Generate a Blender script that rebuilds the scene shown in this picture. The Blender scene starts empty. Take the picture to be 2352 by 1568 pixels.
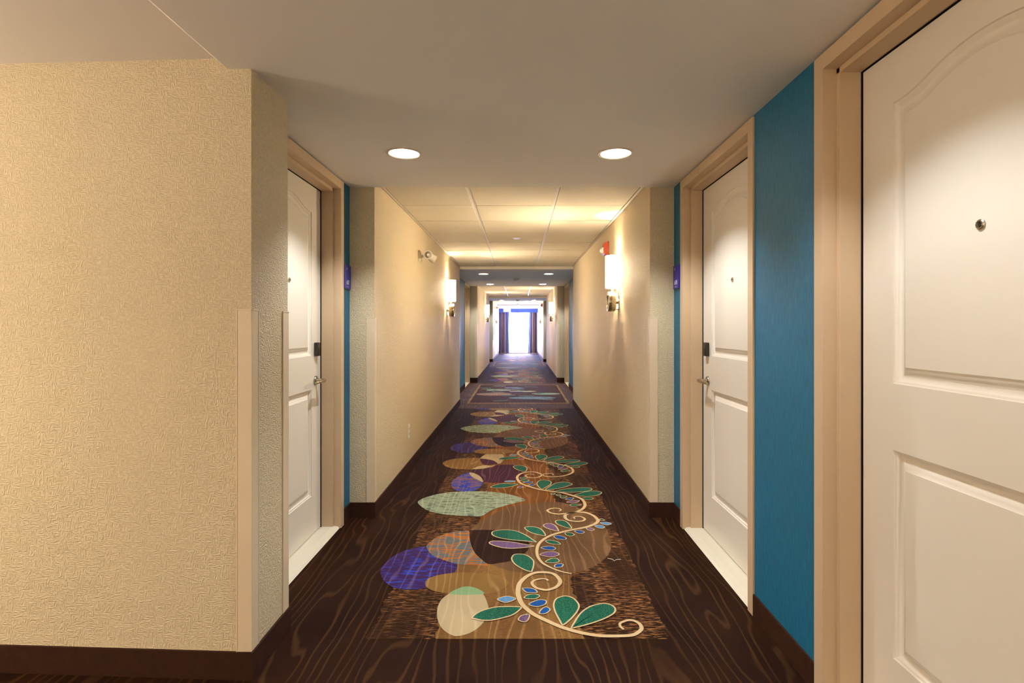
import bpy, bmesh, math, random
from mathutils import Vector, Matrix, noise as mnoise
random.seed(7)
PI = math.pi
scene = bpy.context.scene
C = scene.collection

# ------------------------------------------------------------------ camera, world, exposure
EYE = 1.22
FPX = 1240.0
cam_d = bpy.data.cameras.new('camera')
cam_d.sensor_width = 36.0
cam_d.lens = FPX / 2352 * 36.0
cam_d.shift_x = -17 / 2352
cam_d.shift_y = -34 / 2352
cam_d.clip_start = 0.02
cam_d.clip_end = 200
cam = bpy.data.objects.new('camera', cam_d)
cam.location = (0, 0, EYE)
cam.rotation_euler = (PI / 2, 0, 0)
C.objects.link(cam)
scene.camera = cam

SKY_STRENGTH = 110.0
world = bpy.data.worlds.new('daylight')
scene.world = world
world.use_nodes = True
bg = world.node_tree.nodes['Background']
bg.inputs['Color'].default_value = (0.46, 0.52, 1.0, 1)
bg.inputs['Strength'].default_value = SKY_STRENGTH

vs = scene.view_settings
vs.view_transform = 'Standard'
vs.look = 'None'
vs.exposure = 0.2
vs.gamma = 1.0
vs.use_curve_mapping = False
scene.cycles.diffuse_bounces = 5
scene.cycles.glossy_bounces = 3
scene.cycles.max_bounces = 8
scene.cycles.transparent_max_bounces = 12
scene.cycles.blur_glossy = 1.0

DOWN_W, DOWN_C = 58.0, (0.95, 0.98, 1.0)        # recessed ceiling cans
SCONCE_W, SCONCE_C = 22.0, (1.0, 0.80, 0.54)     # bulb inside each wall sconce
FRONT_W = 8.0                                   # light the opal front throws across the corridor
SHADE_E = 78.0                                    # opal glass of the sconces
FILL_E, FILL_C = 34.0, (1.0, 0.85, 0.70)  # opal drums added out of view to lift the general light

# portal in the far window so the daylight is sampled well
WIN_Y = 24.55
pl = bpy.data.lights.new('window_portal', 'AREA')
pl.shape = 'RECTANGLE'; pl.size = 1.5; pl.size_y = 1.95
pl.cycles.is_portal = True
po = bpy.data.objects.new('window_portal', pl)
po.location = (-0.06, WIN_Y + 0.06, 1.0)
po.rotation_euler = (-PI / 2, 0, 0)
C.objects.link(po)

# ------------------------------------------------------------------ layout (metres)
ZS = 2.113        # soffit over the door bays
ZT = 2.160        # tile ceiling of the narrow bays
ZU = 2.151        # ceiling of the side lobby
XL, XR = -0.929, 0.837       # narrow walls
WL, WR = -1.088, 0.991       # recessed walls that carry the doors
Y1, Y2, Y3, Y4, Y5, Y6 = 3.46, 8.40, 11.90, 16.75, 18.75, 22.9
YB = -2.6         # wall behind the camera
LX = -4.0         # far side of the lobby
DW = 1.028        # outer width of a door frame
BH = 0.095        # carpet base height

# ------------------------------------------------------------------ helpers
def lin(c):
    return c / 12.92 if c <= 0.04045 else ((c + 0.055) / 1.055) ** 2.4
def col(h):
    h = h.lstrip('#')
    return tuple(lin(int(h[i:i + 2], 16) / 255) for i in (0, 2, 4)) + (1.0,)

class MB:
    """collects shapes into one mesh"""
    def __init__(s):
        s.v = []; s.f = []; s.m = []
    def quad(s, a, b, c, d, m=0):
        n = len(s.v); s.v += [a, b, c, d]; s.f.append((n, n + 1, n + 2, n + 3)); s.m.append(m)
    def poly(s, pts, m=0):
        n = len(s.v); s.v += list(pts); s.f.append(tuple(range(n, n + len(pts)))); s.m.append(m)
    def box(s, x0, x1, y0, y1, z0, z1, m=0, b=0.0):
        if x0 > x1: x0, x1 = x1, x0
        if y0 > y1: y0, y1 = y1, y0
        if b <= 0:
            n = len(s.v)
            s.v += [(x, y, z) for z in (z0, z1) for y in (y0, y1) for x in (x0, x1)]
            for q in ((0, 2, 3, 1), (4, 5, 7, 6), (0, 1, 5, 4), (2, 6, 7, 3), (0, 4, 6, 2), (1, 3, 7, 5)):
                s.f.append(tuple(n + i for i in q)); s.m.append(m)
            return
        bm = bmesh.new()
        bmesh.ops.create_cube(bm, size=1.0)
        for w in bm.verts:
            w.co = Vector(((x0 + x1) / 2 + w.co.x * (x1 - x0), (y0 + y1) / 2 + w.co.y * (y1 - y0), (z0 + z1) / 2 + w.co.z * (z1 - z0)))
        bmesh.ops.bevel(bm, geom=list(bm.edges), offset=b, segments=2, affect='EDGES', profile=0.7)
        s.add(bm, m); bm.free()
    def add(s, bm, m=0, mat=None):
        n = len(s.v)
        bm.verts.index_update()
        s.v += [tuple((mat @ w.co) if mat else w.co) for w in bm.verts]
        for f in bm.faces:
            s.f.append(tuple(n + w.index for w in f.verts)); s.m.append(m)
    def rings(s, rings, m=0, closed=True, cap0=False, cap1=False):
        n = len(s.v); k = len(rings[0])
        for r in rings: s.v += list(r)
        for i in range(len(rings) - 1):
            for j in range(k if closed else k - 1):
                j2 = (j + 1) % k
                s.f.append((n + i * k + j, n + i * k + j2, n + (i + 1) * k + j2, n + (i + 1) * k + j)); s.m.append(m)
        if cap0: s.f.append(tuple(n + j for j in range(k))[::-1]); s.m.append(m)
        if cap1: s.f.append(tuple(n + (len(rings) - 1) * k + j for j in range(k))); s.m.append(m)
    def lathe(s, prof, axis, org, seg=32, m=0, cap0=False, cap1=False):
        """prof = [(radius, distance along axis)]"""
        a = Vector(axis).normalized(); o = Vector(org)
        u = a.orthogonal().normalized(); w = a.cross(u)
        R = []
        for r, d in prof:
            R.append([tuple(o + a * d + (u * math.cos(2 * PI * i / seg) + w * math.sin(2 * PI * i / seg)) * r) for i in range(seg)])
        s.rings(R, m, True, cap0, cap1)
    def tube(s, path, rad, seg=12, m=0, flat=1.0):
        P = [Vector(p) for p in path]; R = []
        for i, p in enumerate(P):
            t = (P[min(i + 1, len(P) - 1)] - P[max(i - 1, 0)]).normalized()
            up = Vector((0, 0, 1)) if abs(t.z) < 0.9 else Vector((1, 0, 0))
            u = t.cross(up).normalized(); w = u.cross(t)
            r = rad[i] if isinstance(rad, (list, tuple)) else rad
            R.append([tuple(p + u * math.cos(2 * PI * j / seg) * r * flat + w * math.sin(2 * PI * j / seg) * r) for j in range(seg)])
        s.rings(R, m, True, True, True)
    def build(s, name, mats, parent=None, smooth=False, kind=None):
        me = bpy.data.meshes.new(name)
        me.from_pydata(s.v, [], s.f)
        for mm in (mats if isinstance(mats, (list, tuple)) else [mats]):
            me.materials.append(mm)
        me.polygons.foreach_set('material_index', s.m)
        bm = bmesh.new(); bm.from_mesh(me)
        if not getattr(s, 'keep', False):
            bmesh.ops.recalc_face_normals(bm, faces=bm.faces)
        bm.to_mesh(me); bm.free()
        if smooth:
            me.polygons.foreach_set('use_smooth', [True] * len(me.polygons))
            me.set_sharp_from_angle(angle=math.radians(35))
        me.update()
        o = bpy.data.objects.new(name, me); C.objects.link(o)
        if parent is not None: o.parent = parent
        if kind: o['kind'] = kind
        return o

def tag(o, label, cat, group=None, kind=None):
    o['label'] = label; o['category'] = cat
    if group: o['group'] = group
    if kind: o['kind'] = kind
    return o
def thing(name, label, cat, loc=(0, 0, 0), rz=0, group=None, kind=None):
    o = bpy.data.objects.new(name, None); C.objects.link(o)
    o.empty_display_size = 0.1
    o.location = loc; o.rotation_euler = (0, 0, rz)
    return tag(o, label, cat, group, kind)
def copy_tree(o, parent=None):
    c = o.copy(); C.objects.link(c); c.parent = parent
    for ch in o.children: copy_tree(ch, c)
    return c
def lamp(name, kind, loc, watts, color, parent=None, size=0.02, rot=None):
    l = bpy.data.lights.new(name, kind); l.energy = watts; l.color = color
    if kind == 'AREA': l.shape = 'DISK'; l.size = size
    else: l.shadow_soft_size = size
    o = bpy.data.objects.new(name, l); C.objects.link(o); o.location = loc
    if rot: o.rotation_euler = rot
    if parent is not None: o.parent = parent
    return o

# ------------------------------------------------------------------ materials
class NT:
    def __init__(s, name):
        s.mat = bpy.data.materials.new(name); s.mat.use_nodes = True
        s.t = s.mat.node_tree; s.n = s.t.nodes; s.bsdf = s.n['Principled BSDF']
    def new(s, typ, **kw):
        x = s.n.new(typ)
        for k, v in kw.items():
            if k in x.inputs: x.inputs[k].default_value = v
            else: setattr(x, k, v)
        return x
    def link(s, a, b): s.t.links.new(a, b)
    def coord(s, scale=(1, 1, 1), rot=(0, 0, 0)):
        g = s.new('ShaderNodeNewGeometry'); mp = s.new('ShaderNodeMapping')
        mp.inputs['Scale'].default_value = scale; mp.inputs['Rotation'].default_value = rot
        s.link(g.outputs['Position'], mp.inputs['Vector']); return mp.outputs['Vector']
    def wallcoord(s, su, sv):
        """u = x + y along any axis-aligned wall, v = z"""
        g = s.new('ShaderNodeNewGeometry'); sp = s.new('ShaderNodeSeparateXYZ'); s.link(g.outputs['Position'], sp.inputs[0])
        a = s.new('ShaderNodeMath', operation='ADD'); s.link(sp.outputs['X'], a.inputs[0]); s.link(sp.outputs['Y'], a.inputs[1])
        mu = s.math('MULTIPLY', a.outputs[0], su); mv = s.math('MULTIPLY', sp.outputs['Z'], sv)
        c = s.new('ShaderNodeCombineXYZ'); s.link(mu, c.inputs[0]); s.link(mv, c.inputs[1]); return c.outputs[0]
    def noise(s, vec, scale=1.0, detail=2.0, rough=0.5, dist=0.0):
        x = s.new('ShaderNodeTexNoise'); x.inputs['Scale'].default_value = scale; x.inputs['Detail'].default_value = detail
        x.inputs['Roughness'].default_value = rough; x.inputs['Distortion'].default_value = dist
        s.link(vec, x.inputs['Vector']); return x.outputs['Fac']
    def math(s, op, a, b=None, clamp=False):
        x = s.new('ShaderNodeMath', operation=op); x.use_clamp = clamp
        for i, v in enumerate((a, b)):
            if v is None: continue
            if isinstance(v, (int, float)): x.inputs[i].default_value = v
            else: s.link(v, x.inputs[i])
        return x.outputs[0]
    def ramp(s, fac, stops):
        x = s.new('ShaderNodeValToRGB'); e = x.color_ramp.elements
        while len(e) < len(stops): e.new(0.5)
        for el, (p, c) in zip(e, stops):
            el.position = p; el.color = c if len(c) == 4 else tuple(c) + (1,)
        s.link(fac, x.inputs[0]); return x.outputs[0]
    def mix(s, fac, a, b):
        x = s.new('ShaderNodeMix', data_type='RGBA')
        if isinstance(fac, (int, float)): x.inputs['Factor'].default_value = fac
        else: s.link(fac, x.inputs['Factor'])
        for k, v in ((6, a), (7, b)):
            if isinstance(v, tuple): x.inputs[k].default_value = v
            else: s.link(v, x.inputs[k])
        return x.outputs[2]
    def base(s, c, rough=0.6, metal=0.0, spec=0.4):
        b = s.bsdf
        if isinstance(c, tuple): b.inputs['Base Color'].default_value = c
        else: s.link(c, b.inputs['Base Color'])
        b.inputs['Roughness'].default_value = rough; b.inputs['Metallic'].default_value = metal
        b.inputs['Specular IOR Level'].default_value = spec
        return s
    def bump(s, h, strength, dist=0.002):
        x = s.new('ShaderNodeBump'); x.inputs['Strength'].default_value = strength; x.inputs['Distance'].default_value = dist
        s.link(h, x.inputs['Height']); s.link(x.outputs[0], s.bsdf.inputs['Normal'])

BW = lambda v: (v, v, v, 1)
def m_paint(name, h, rough=0.55, spec=0.35, bump=0.05, scale=260):
    n = NT(name); v = n.coord()
    big = n.noise(v, 3.0, 3)
    c = col(h); c2 = tuple(x * 0.965 for x in c[:3]) + (1,)
    n.base(n.mix(big, c2, c), rough, 0, spec)
    n.bump(n.noise(v, scale, 2), bump, 0.001)
    return n.mat
def m_metal(name, h, rough=0.3):
    n = NT(name); v = n.coord((40, 40, 600))
    f = n.noise(v, 1.0, 2)
    n.base(col(h), rough, 1.0)
    n.link(n.ramp(f, [(0.3, BW(rough * 0.8)), (0.7, BW(rough * 1.2))]), n.bsdf.inputs['Roughness'])
    return n.mat
def m_emit(name, color, strength, base=(0.9, 0.9, 0.9, 1)):
    n = NT(name); n.base(base, 0.4)
    v = n.coord((1, 1, 1)); f = n.noise(v, 8.0, 1)
    n.link(n.mix(f, tuple(x * 0.97 for x in color) + (1,), tuple(color) + (1,)), n.bsdf.inputs['Emission Color'])
    n.bsdf.inputs['Emission Strength'].default_value = strength
    return n.mat

def m_wallpaper():
    n = NT('cream_woven_wallpaper')
    a = n.noise(n.wallcoord(70, 230), 1.0, 1.5, 0.5, 0.3)
    b = n.noise(n.wallcoord(230, 70), 1.0, 1.5, 0.5, 0.3)
    k = n.noise(n.wallcoord(32, 32), 1.0, 1.0)
    k = n.ramp(k, [(0.44, BW(0)), (0.56, BW(1))])
    h = n.mix(k, a, b)
    hc = n.ramp(h, [(0.36, BW(0)), (0.64, BW(1))])
    n.base(n.mix(hc, col('#CBBA96'), col('#D8C8A8')), 0.62, 0, 0.3)
    n.bump(hc, 0.8, 0.0024)
    return n.mat
def m_teal():
    n = NT('teal_streaked_wallpaper')
    a = n.noise(n.wallcoord(420, 14), 1.0, 2.0)
    b = n.noise(n.wallcoord(90, 22), 1.0, 2.0)
    c = n.mix(n.ramp(a, [(0.3, BW(0)), (0.7, BW(1))]), col('#145A80'), col('#1E7696'))
    c = n.mix(n.ramp(b, [(0.35, BW(0)), (0.75, BW(0.5))]), c, col('#104A6C'))
    n.base(c, 0.5, 0, 0.4)
    n.bump(a, 0.2, 0.001)
    return n.mat
def m_tile():
    n = NT('fissured_acoustic_tile'); v = n.coord()
    f = n.noise(n.coord((1, 1, 1)), 120, 4, 0.65, 0.6)
    g = n.noise(v, 5, 2)
    n.base(n.mix(g, col('#E2D8C2'), col('#EBE2CE')), 0.9, 0, 0.15)
    n.bump(n.ramp(f, [(0.38, BW(0)), (0.55, BW(1))]), 0.35, 0.003)
    return n.mat
def m_carpet_base():
    n = NT('dark_brown_carpet_base'); v = n.coord()
    f = n.noise(v, 320, 3); g = n.noise(v, 30, 2)
    c = n.mix(n.ramp(f, [(0.35, BW(0)), (0.7, BW(1))]), col('#24130D'), col('#382016'))
    n.base(n.mix(n.math('MULTIPLY', g, 0.4), c, col('#52331F')), 0.7, 0, 0.12)
    n.bump(f, 0.5, 0.003)
    return n.mat

# carpet: every motif carries the same wood-grain line through it
def carpet(name, lo, hi, line, lstr=0.6, fleck=None, fleck_amt=0.0, fleck_sc=(60, 330), speckle=None, sp_lo=0.5, lines=1.0, marble=None, even=0.08):
    n = NT(name)
    v = n.coord((4.6, 0.95, 1))
    f = n.noise(v, 1.0, 2.0, 0.45, 0.2)
    gx = n.new('ShaderNodeSeparateXYZ'); n.link(n.coord(), gx.inputs[0])
    ph = n.math('ADD', n.math('MULTIPLY', f, 7.5), n.math('MULTIPLY', gx.outputs['X'], 21.0))
    p = n.math('PINGPONG', ph, 0.5)
    w = n.ramp(p, [(0.0, BW(1)), (0.07, BW(0.7)), (0.15, BW(0))])
    brk = n.ramp(n.noise(n.coord((1, 1, 1)), 420, 2), [(0.36, BW(0.25)), (0.56, BW(1))])
    wide = n.ramp(n.noise(n.coord(), 3.0, 1), [(0.3, BW(0.3)), (0.65, BW(1))])
    lm = n.math('MULTIPLY', n.math('MULTIPLY', w, brk), n.math('MULTIPLY', wide, lstr))
    fine = n.noise(n.coord((1, 1, 1)), 520, 2)
    big = n.noise(n.coord((1, 0.5, 1)), 5.0, 2)
    c = n.mix(n.ramp(big, [(0.3, BW(0)), (0.7, BW(1))]), col(lo), col(hi))
    if marble:
        mf = n.noise(n.coord((9, 26, 1)), 1.0, 2.5, 0.55, 1.2)
        c = n.mix(n.ramp(mf, [(0.47, BW(0)), (0.53, BW(1))]), c, col(marble))
    if fleck:
        fl = n.noise(n.coord((fleck_sc[0], fleck_sc[1], 1)), 1.0, 2.0, 0.6)
        area = n.noise(n.coord((6.0, 2.0, 1)), 1.0, 2.0)
        fm = n.math('MULTIPLY', n.ramp(fl, [(0.51, BW(0)), (0.62, BW(1))]), n.ramp(area, [(0.40, BW(even)), (0.58, BW(1))]))
        c = n.mix(n.math('MULTIPLY', fm, fleck_amt), c, col(fleck))
    if speckle:
        sp = n.noise(n.coord((1, 1, 1)), 210, 3, 0.7)
        c = n.mix(n.ramp(sp, [(sp_lo - 0.06, BW(0)), (sp_lo + 0.1, BW(0.85))]), c, col(speckle))
    c = n.mix(lm, c, col(line))
    dk = n.ramp(fine, [(0.3, BW(0.72)), (0.62, BW(1.08))])
    x = n.new('ShaderNodeMix', data_type='RGBA', blend_type='MULTIPLY'); x.inputs['Factor'].default_value = 1.0
    n.link(c, x.inputs[6]); n.link(dk, x.inputs[7])
    n.base(x.outputs[2], 0.75, 0, 0.05)
    n.bsdf.inputs['Sheen Weight'].default_value = 0.0
    n.bump(n.math('ADD', n.math('MULTIPLY', fine, 0.8), lm), 0.45, 0.003)
    return n.mat

MAT = {}
MAT['wall'] = m_wallpaper()
MAT['teal'] = m_teal()
MAT['tile'] = m_tile()
MAT['ceil'] = m_paint('ceiling_paint', '#E6DFD6', 0.9, 0.15, 0.06)
MAT['grid'] = m_paint('ceiling_grid_paint', '#E9E0CF', 0.45, 0.4, 0.0)
MAT['door'] = m_paint('door_ivory_paint', '#E4DCCE', 0.38, 0.45, 0.02, 120)
MAT['frame'] = m_paint('door_frame_tan_paint', '#CBB190', 0.35, 0.45, 0.02, 160)
MAT['guard'] = m_paint('corner_guard_vinyl', '#DCC8AA', 0.4, 0.4, 0.02)
MAT['sill'] = m_paint('threshold_ivory', '#E2DBC8', 0.35, 0.5, 0.02)
MAT['gap'] = m_paint('door_gasket_black', '#0A0808', 0.8, 0.1, 0.0)
MAT['base'] = m_carpet_base()
MAT['nickel'] = m_metal('satin_nickel', '#B9AE9C', 0.28)
MAT['chrome'] = m_metal('polished_chrome', '#D8D4CC', 0.12)
MAT['bronze'] = m_metal('dark_bronze', '#3A322A', 0.35)
MAT['lockblack'] = m_paint('lock_dark_plastic', '#2A241E', 0.3, 0.5, 0.0)
MAT['lens'] = m_paint('peephole_lens', '#15120F', 0.08, 0.9, 0.0)
MAT['white'] = m_paint('white_plastic', '#E8E2D4', 0.4, 0.45, 0.0)
MAT['red'] = m_paint('alarm_red_plastic', '#A84026', 0.35, 0.5, 0.0)
MAT['clear'] = m_paint('strobe_lens', '#E6E2DA', 0.12, 0.8, 0.0)
MAT['sign'] = m_paint('room_sign_indigo', '#20239A', 0.35, 0.5, 0.0)
MAT['ink'] = m_paint('room_sign_white_print', '#F2EFEA', 0.5, 0.3, 0.0)
MAT['shade'] = m_emit('sconce_opal_glass', (1.0, 0.82, 0.58), SHADE_E)
MAT['shade_edge'] = m_emit('sconce_opal_glass_return', (1.0, 0.82, 0.58), SHADE_E * 0.12)
MAT['canglow'] = m_emit('can_lamp_glow', (1.0, 0.95, 0.9), 9.0)
MAT['canwall'] = m_paint('can_reflector', '#E9E4DC', 0.3, 0.6, 0.0)
MAT['cantrim'] = m_paint('can_trim_ring', '#D6C6AC', 0.45, 0.4, 0.0)
MAT['exit'] = m_emit('exit_sign_face', (1.0, 0.62, 0.66), 0.5)
MAT['exitred'] = m_emit('exit_sign_letters', (1.0, 0.10, 0.16), 0.8)
MAT['drum'] = m_emit('fill_lamp_opal', FILL_C, FILL_E)  # glow of the added fill drums, never in view
MAT['paper'] = m_paint('picture_print', '#EDE9F2', 0.5, 0.3, 0.0)
MAT['picframe'] = m_paint('picture_frame_white', '#EFEAE6', 0.4, 0.4, 0.0)

MAT['floor'] = carpet('carpet_brown_woodgrain', '#200F07', '#2E180C', '#604226', 0.66)
MAT['runner'] = carpet('carpet_flecked_band', '#28140B', '#36200F', '#6E4E34', 0.5, '#B07A48', 0.8, (20, 130))
MAT['tan'] = carpet('carpet_tan_column', '#664526', '#826034', '#B08A58', 0.7, '#B07C40', 0.55, (60, 260))
MAT['amber'] = carpet('carpet_amber_column', '#643C16', '#7E5020', '#B88450', 0.8)
MAT['brown'] = carpet('carpet_taupe_oval', '#5C4128', '#6E5034', '#A07C58', 0.7, '#7E6444', 0.5, (90, 240))
MAT['dark'] = carpet('carpet_espresso_oval', '#24120A', '#2C170D', '#5A3C24', 0.5)
MAT['olive'] = carpet('carpet_olive_oval', '#7A5A2E', '#8C6A38', '#C09A66', 0.7)
MAT['cream'] = carpet('carpet_cream_oval', '#AE9C78', '#BEAA84', '#D2BE98', 0.6)
MAT['mint'] = carpet('carpet_mint_oval', '#7C9C70', '#88A87C', '#B4C49A', 0.4)
MAT['sage'] = carpet('carpet_sage_oval', '#8E9C82', '#9AA68C', '#C2C6AC', 0.8, '#4E5846', 0.9, (14, 44), even=0.8)
MAT['purple'] = carpet('carpet_violet_oval', '#38204A', '#402858', '#7C6488', 0.7, '#2E46B4', 0.9, (12, 44), even=0.6)
MAT['plum'] = carpet('carpet_plum_oval', '#3A1826', '#4A2232', '#8A5E60', 0.65)
MAT['multi'] = carpet('carpet_cobalt_oval', '#2038A0', '#2A48B0', '#7C6AA0', 0.6, marble='#7A5A68')
MAT['orange'] = carpet('carpet_orange_oval', '#A0602A', '#B06A30', '#D0A064', 0.7, marble='#5E6668')
MAT['vine'] = carpet('carpet_vine_yarn', '#CDB084', '#D8BC90', '#E4CCA4', 0.3)
MAT['green'] = carpet('carpet_green_leaf', '#094032', '#125A46', '#3E8464', 0.3, speckle='#4A9070', sp_lo=0.54)
MAT['blue'] = carpet('carpet_blue_leaf', '#123A86', '#1A50A0', '#3A7CA8', 0.3, speckle='#2E7C98', sp_lo=0.56)
MAT['violet'] = carpet('carpet_lilac_leaf', '#502E5C', '#6E4878', '#A890A8', 0.3, speckle='#9A8CA4', sp_lo=0.54)
MAT['sky'] = carpet('carpet_sky_leaf', '#3A70B4', '#5C94C4', '#94B8C8', 0.3, speckle='#8CBCC4', sp_lo=0.55)
MAT['slate'] = carpet('carpet_slate_oval', '#4E6272', '#7A8A8C', '#A8B0A8', 0.6, '#3C5488', 0.7, (14, 44))
MAT['mauve'] = carpet('carpet_mauve_border', '#46322E', '#543E3A', '#8A6E66', 0.6)
MAT['maroon'] = carpet('carpet_maroon_field', '#331810', '#40201A', '#6A4438', 0.5)

def fabric(name, stops, x0, x1):
    n = NT(name)
    g = n.new('ShaderNodeNewGeometry'); sp = n.new('ShaderNodeSeparateXYZ'); n.link(g.outputs['Position'], sp.inputs[0])
    mr = n.new('ShaderNodeMapRange'); mr.inputs['From Min'].default_value = x0; mr.inputs['From Max'].default_value = x1
    n.link(sp.outputs['X'], mr.inputs['Value'])
    x = n.new('ShaderNodeValToRGB'); x.color_ramp.interpolation = 'CONSTANT'
    e = x.color_ramp.elements
    while len(e) < len(stops): e.new(0.5)
    for el, (p, h) in zip(e, stops): el.position = p; el.color = col(h)
    n.link(mr.outputs[0], x.inputs[0])
    f = n.noise(n.coord((300, 300, 300)), 1.0, 2)
    n.base(n.mix(n.math('MULTIPLY', f, 0.25), x.outputs[0], BW(0.5)), 0.9, 0, 0.1)
    tr = n.new('ShaderNodeBsdfTranslucent'); n.link(x.outputs[0], tr.inputs[0])
    mx = n.new('ShaderNodeMixShader'); mx.inputs[0].default_value = 0.06
    n.link(n.bsdf.outputs[0], mx.inputs[1]); n.link(tr.outputs[0], mx.inputs[2])
    n.link(mx.outputs[0], n.n['Material Output'].inputs['Surface'])
    return n.mat
def m_sheer():
    n = NT('sheer_white_voile')
    t = n.new('ShaderNodeBsdfTransparent'); tr = n.new('ShaderNodeBsdfTranslucent')
    f = n.noise(n.coord((400, 400, 400)), 1.0, 2)
    n.link(n.mix(f, (0.86, 0.86, 0.9, 1), (0.95, 0.95, 0.97, 1)), tr.inputs[0])
    mx = n.new('ShaderNodeMixShader'); mx.inputs[0].default_value = 0.55
    n.link(t.outputs[0], mx.inputs[1]); n.link(tr.outputs[0], mx.inputs[2])
    n.link(mx.outputs[0], n.n['Material Output'].inputs['Surface'])
    return n.mat
def m_pane():
    n = NT('window_glass')
    t = n.new('ShaderNodeBsdfTransparent'); g = n.new('ShaderNodeBsdfGlossy'); g.inputs['Roughness'].default_value = 0.05
    f = n.noise(n.coord(), 2.0, 1)
    mx = n.new('ShaderNodeMixShader'); n.link(n.math('MULTIPLY', f, 0.12), mx.inputs[0])
    n.link(t.outputs[0], mx.inputs[1]); n.link(g.outputs[0], mx.inputs[2])
    n.link(mx.outputs[0], n.n['Material Output'].inputs['Surface'])
    return n.mat
MAT['sheer'] = m_sheer(); MAT['pane'] = m_pane()
MAT['drape_l'] = fabric('striped_drape_cloth', [(0, '#12306A'), (0.14, '#6A5C60'), (0.3, '#54263A'), (0.44, '#7A5A60'), (0.58, '#A8A0B4'), (0.66, '#1C2E66'), (0.78, '#6C78A8'), (0.9, '#808CA0')], -0.92, -0.45)
MAT['drape_r'] = fabric('striped_drape_cloth', [(0, '#808CA0'), (0.14, '#6C78A8'), (0.3, '#1C2E66'), (0.42, '#A89890'), (0.5, '#7A5648'), (0.7, '#4A2A2E'), (0.84, '#3A3466'), (0.93, '#1A3C84')], 0.39, 0.80)
MAT['valance'] = fabric('blue_valance_cloth', [(0, '#0F3F94'), (0.5, '#1046A0')], -1, 1)

# ------------------------------------------------------------------ walls
def wall(name, boxes, mats, label):
    mb = MB()
    for b in boxes: mb.box(*b[:6], m=b[6] if len(b) > 6 else 0)
    return tag(mb.build(name, mats), label, 'wall', kind='structure')
OUT_L, OUT_R, ROOF = -1.70, 1.60, 2.60
W, T = MAT['wall'], MAT['teal']
# narrow cream bays
wall('wall_left', [(OUT_L, XL, Y1, Y2, 0, ROOF)], W, 'cream woven wallpaper wall left of the corridor with emergency lights')
wall('wall_right', [(XR, OUT_R, Y1, Y2, 0, ROOF)], W, 'cream woven wallpaper wall right of the corridor with red fire strobe')
wall('wall_left', [(OUT_L, XL, Y3, Y4, 0, ROOF)], W, 'cream wallpaper wall of the second bay, left side')
wall('wall_right', [(XR, OUT_R, Y3, Y4, 0, ROOF)], W, 'cream wallpaper wall of the second bay, right side')
wall('wall_left', [(OUT_L, XL, Y5, Y6, 0, ROOF), (OUT_L, XL, Y6 + 1.1, WIN_Y, 0, ROOF), (OUT_L, XL - 0.14, Y6, Y6 + 1.1, 0, ROOF)], W, 'cream wallpaper wall of the last bay, left side with framed print')
wall('wall_right', [(XR, OUT_R, Y5, WIN_Y, 0, ROOF)], W, 'cream wallpaper wall of the last bay, right side by the window')
# recessed teal door bays, the boxes leave the door openings free
D_R1 = (0.774, 1.802); D_R2 = (2.2756, 3.3036); D_L1 = (2.295, 3.323)
D_R3 = (10.76, 11.788); D_L2 = (10.735, 11.763)
def recess(name, side, y0, y1, doors, label):
    x = WL if side < 0 else WR
    o = OUT_L if side < 0 else OUT_R
    cuts = sorted(doors); bx = []; y = y0
    for a, b in cuts:
        bx.append((x, x + side * 0.2, y, a, 0, ROOF)); bx.append((x, x + side * 0.2, a, b, 2.108, ROOF)); y = b
    bx.append((x, x + side * 0.2, y, y1, 0, ROOF))
    bx.append((x + side * 0.2, o, y0, y1, 0, ROOF))
    wall(name, bx, T, label)
recess('wall_right', 1, YB, Y1, [D_R1, D_R2], 'teal streaked wallpaper wall between the two right hand doors')
recess('wall_left', -1, 2.165, Y1, [D_L1], 'narrow teal wallpaper strip beside the left door frame')
recess('wall_right', 1, Y2, Y3, [D_R3], 'teal wallpaper wall of the second door bay, right side')
recess('wall_left', -1, Y2, Y3, [D_L2], 'teal wallpaper wall of the second door bay, left side')
recess('wall_right', 1, Y4, Y5, [], 'teal wallpaper wall of the third bay, right side')
recess('wall_left', -1, Y4, Y5, [], 'teal wallpaper wall of the third bay, left side')
# near left pier and the wall of the side lobby, which runs back slightly
YP0, YP1 = 1.870, 2.165
mb = MB()
sl = 0.043 / 0.911
p = [(XL, YP0), (XL, YP1), (-1.70, YP1), (LX - 0.2, YP1 + 0.1), (LX - 0.2, YP0 + sl * (XL - LX + 0.2))]
mb.poly([(x, y, 0) for x, y in p]); mb.poly([(x, y, ROOF) for x, y in p])
for i in range(len(p)):
    a, b = p[i], p[(i + 1) % len(p)]
    mb.quad((a[0], a[1], 0), (b[0], b[1], 0), (b[0], b[1], ROOF), (a[0], a[1], ROOF))
tag(mb.build('wall_front', W), 'broad cream woven wallpaper wall filling the left of the view', 'wall', kind='structure')
wall('wall_back', [(LX - 0.2, OUT_R, YB - 0.2, YB, 0, ROOF)], W, 'cream wallpaper wall behind the viewer')
wall('wall_lobby', [(LX - 0.2, LX, YB, YP0 + 0.3, 0, ROOF)], W, 'cream wallpaper wall at the far side of the lobby')
# window wall
WX0, WX1, WZ0, WZ1 = -0.80, 0.70, 0.08, 2.02
wall('wall_end', [(OUT_L, WX0, WIN_Y, WIN_Y + 0.18, 0, ROOF), (WX1, OUT_R, WIN_Y, WIN_Y + 0.18, 0, ROOF), (WX0, WX1, WIN_Y, WIN_Y + 0.18, 0, WZ0), (WX0, WX1, WIN_Y, WIN_Y + 0.18, WZ1, ROOF)], W, 'end wall of the corridor around the bright window')

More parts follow.
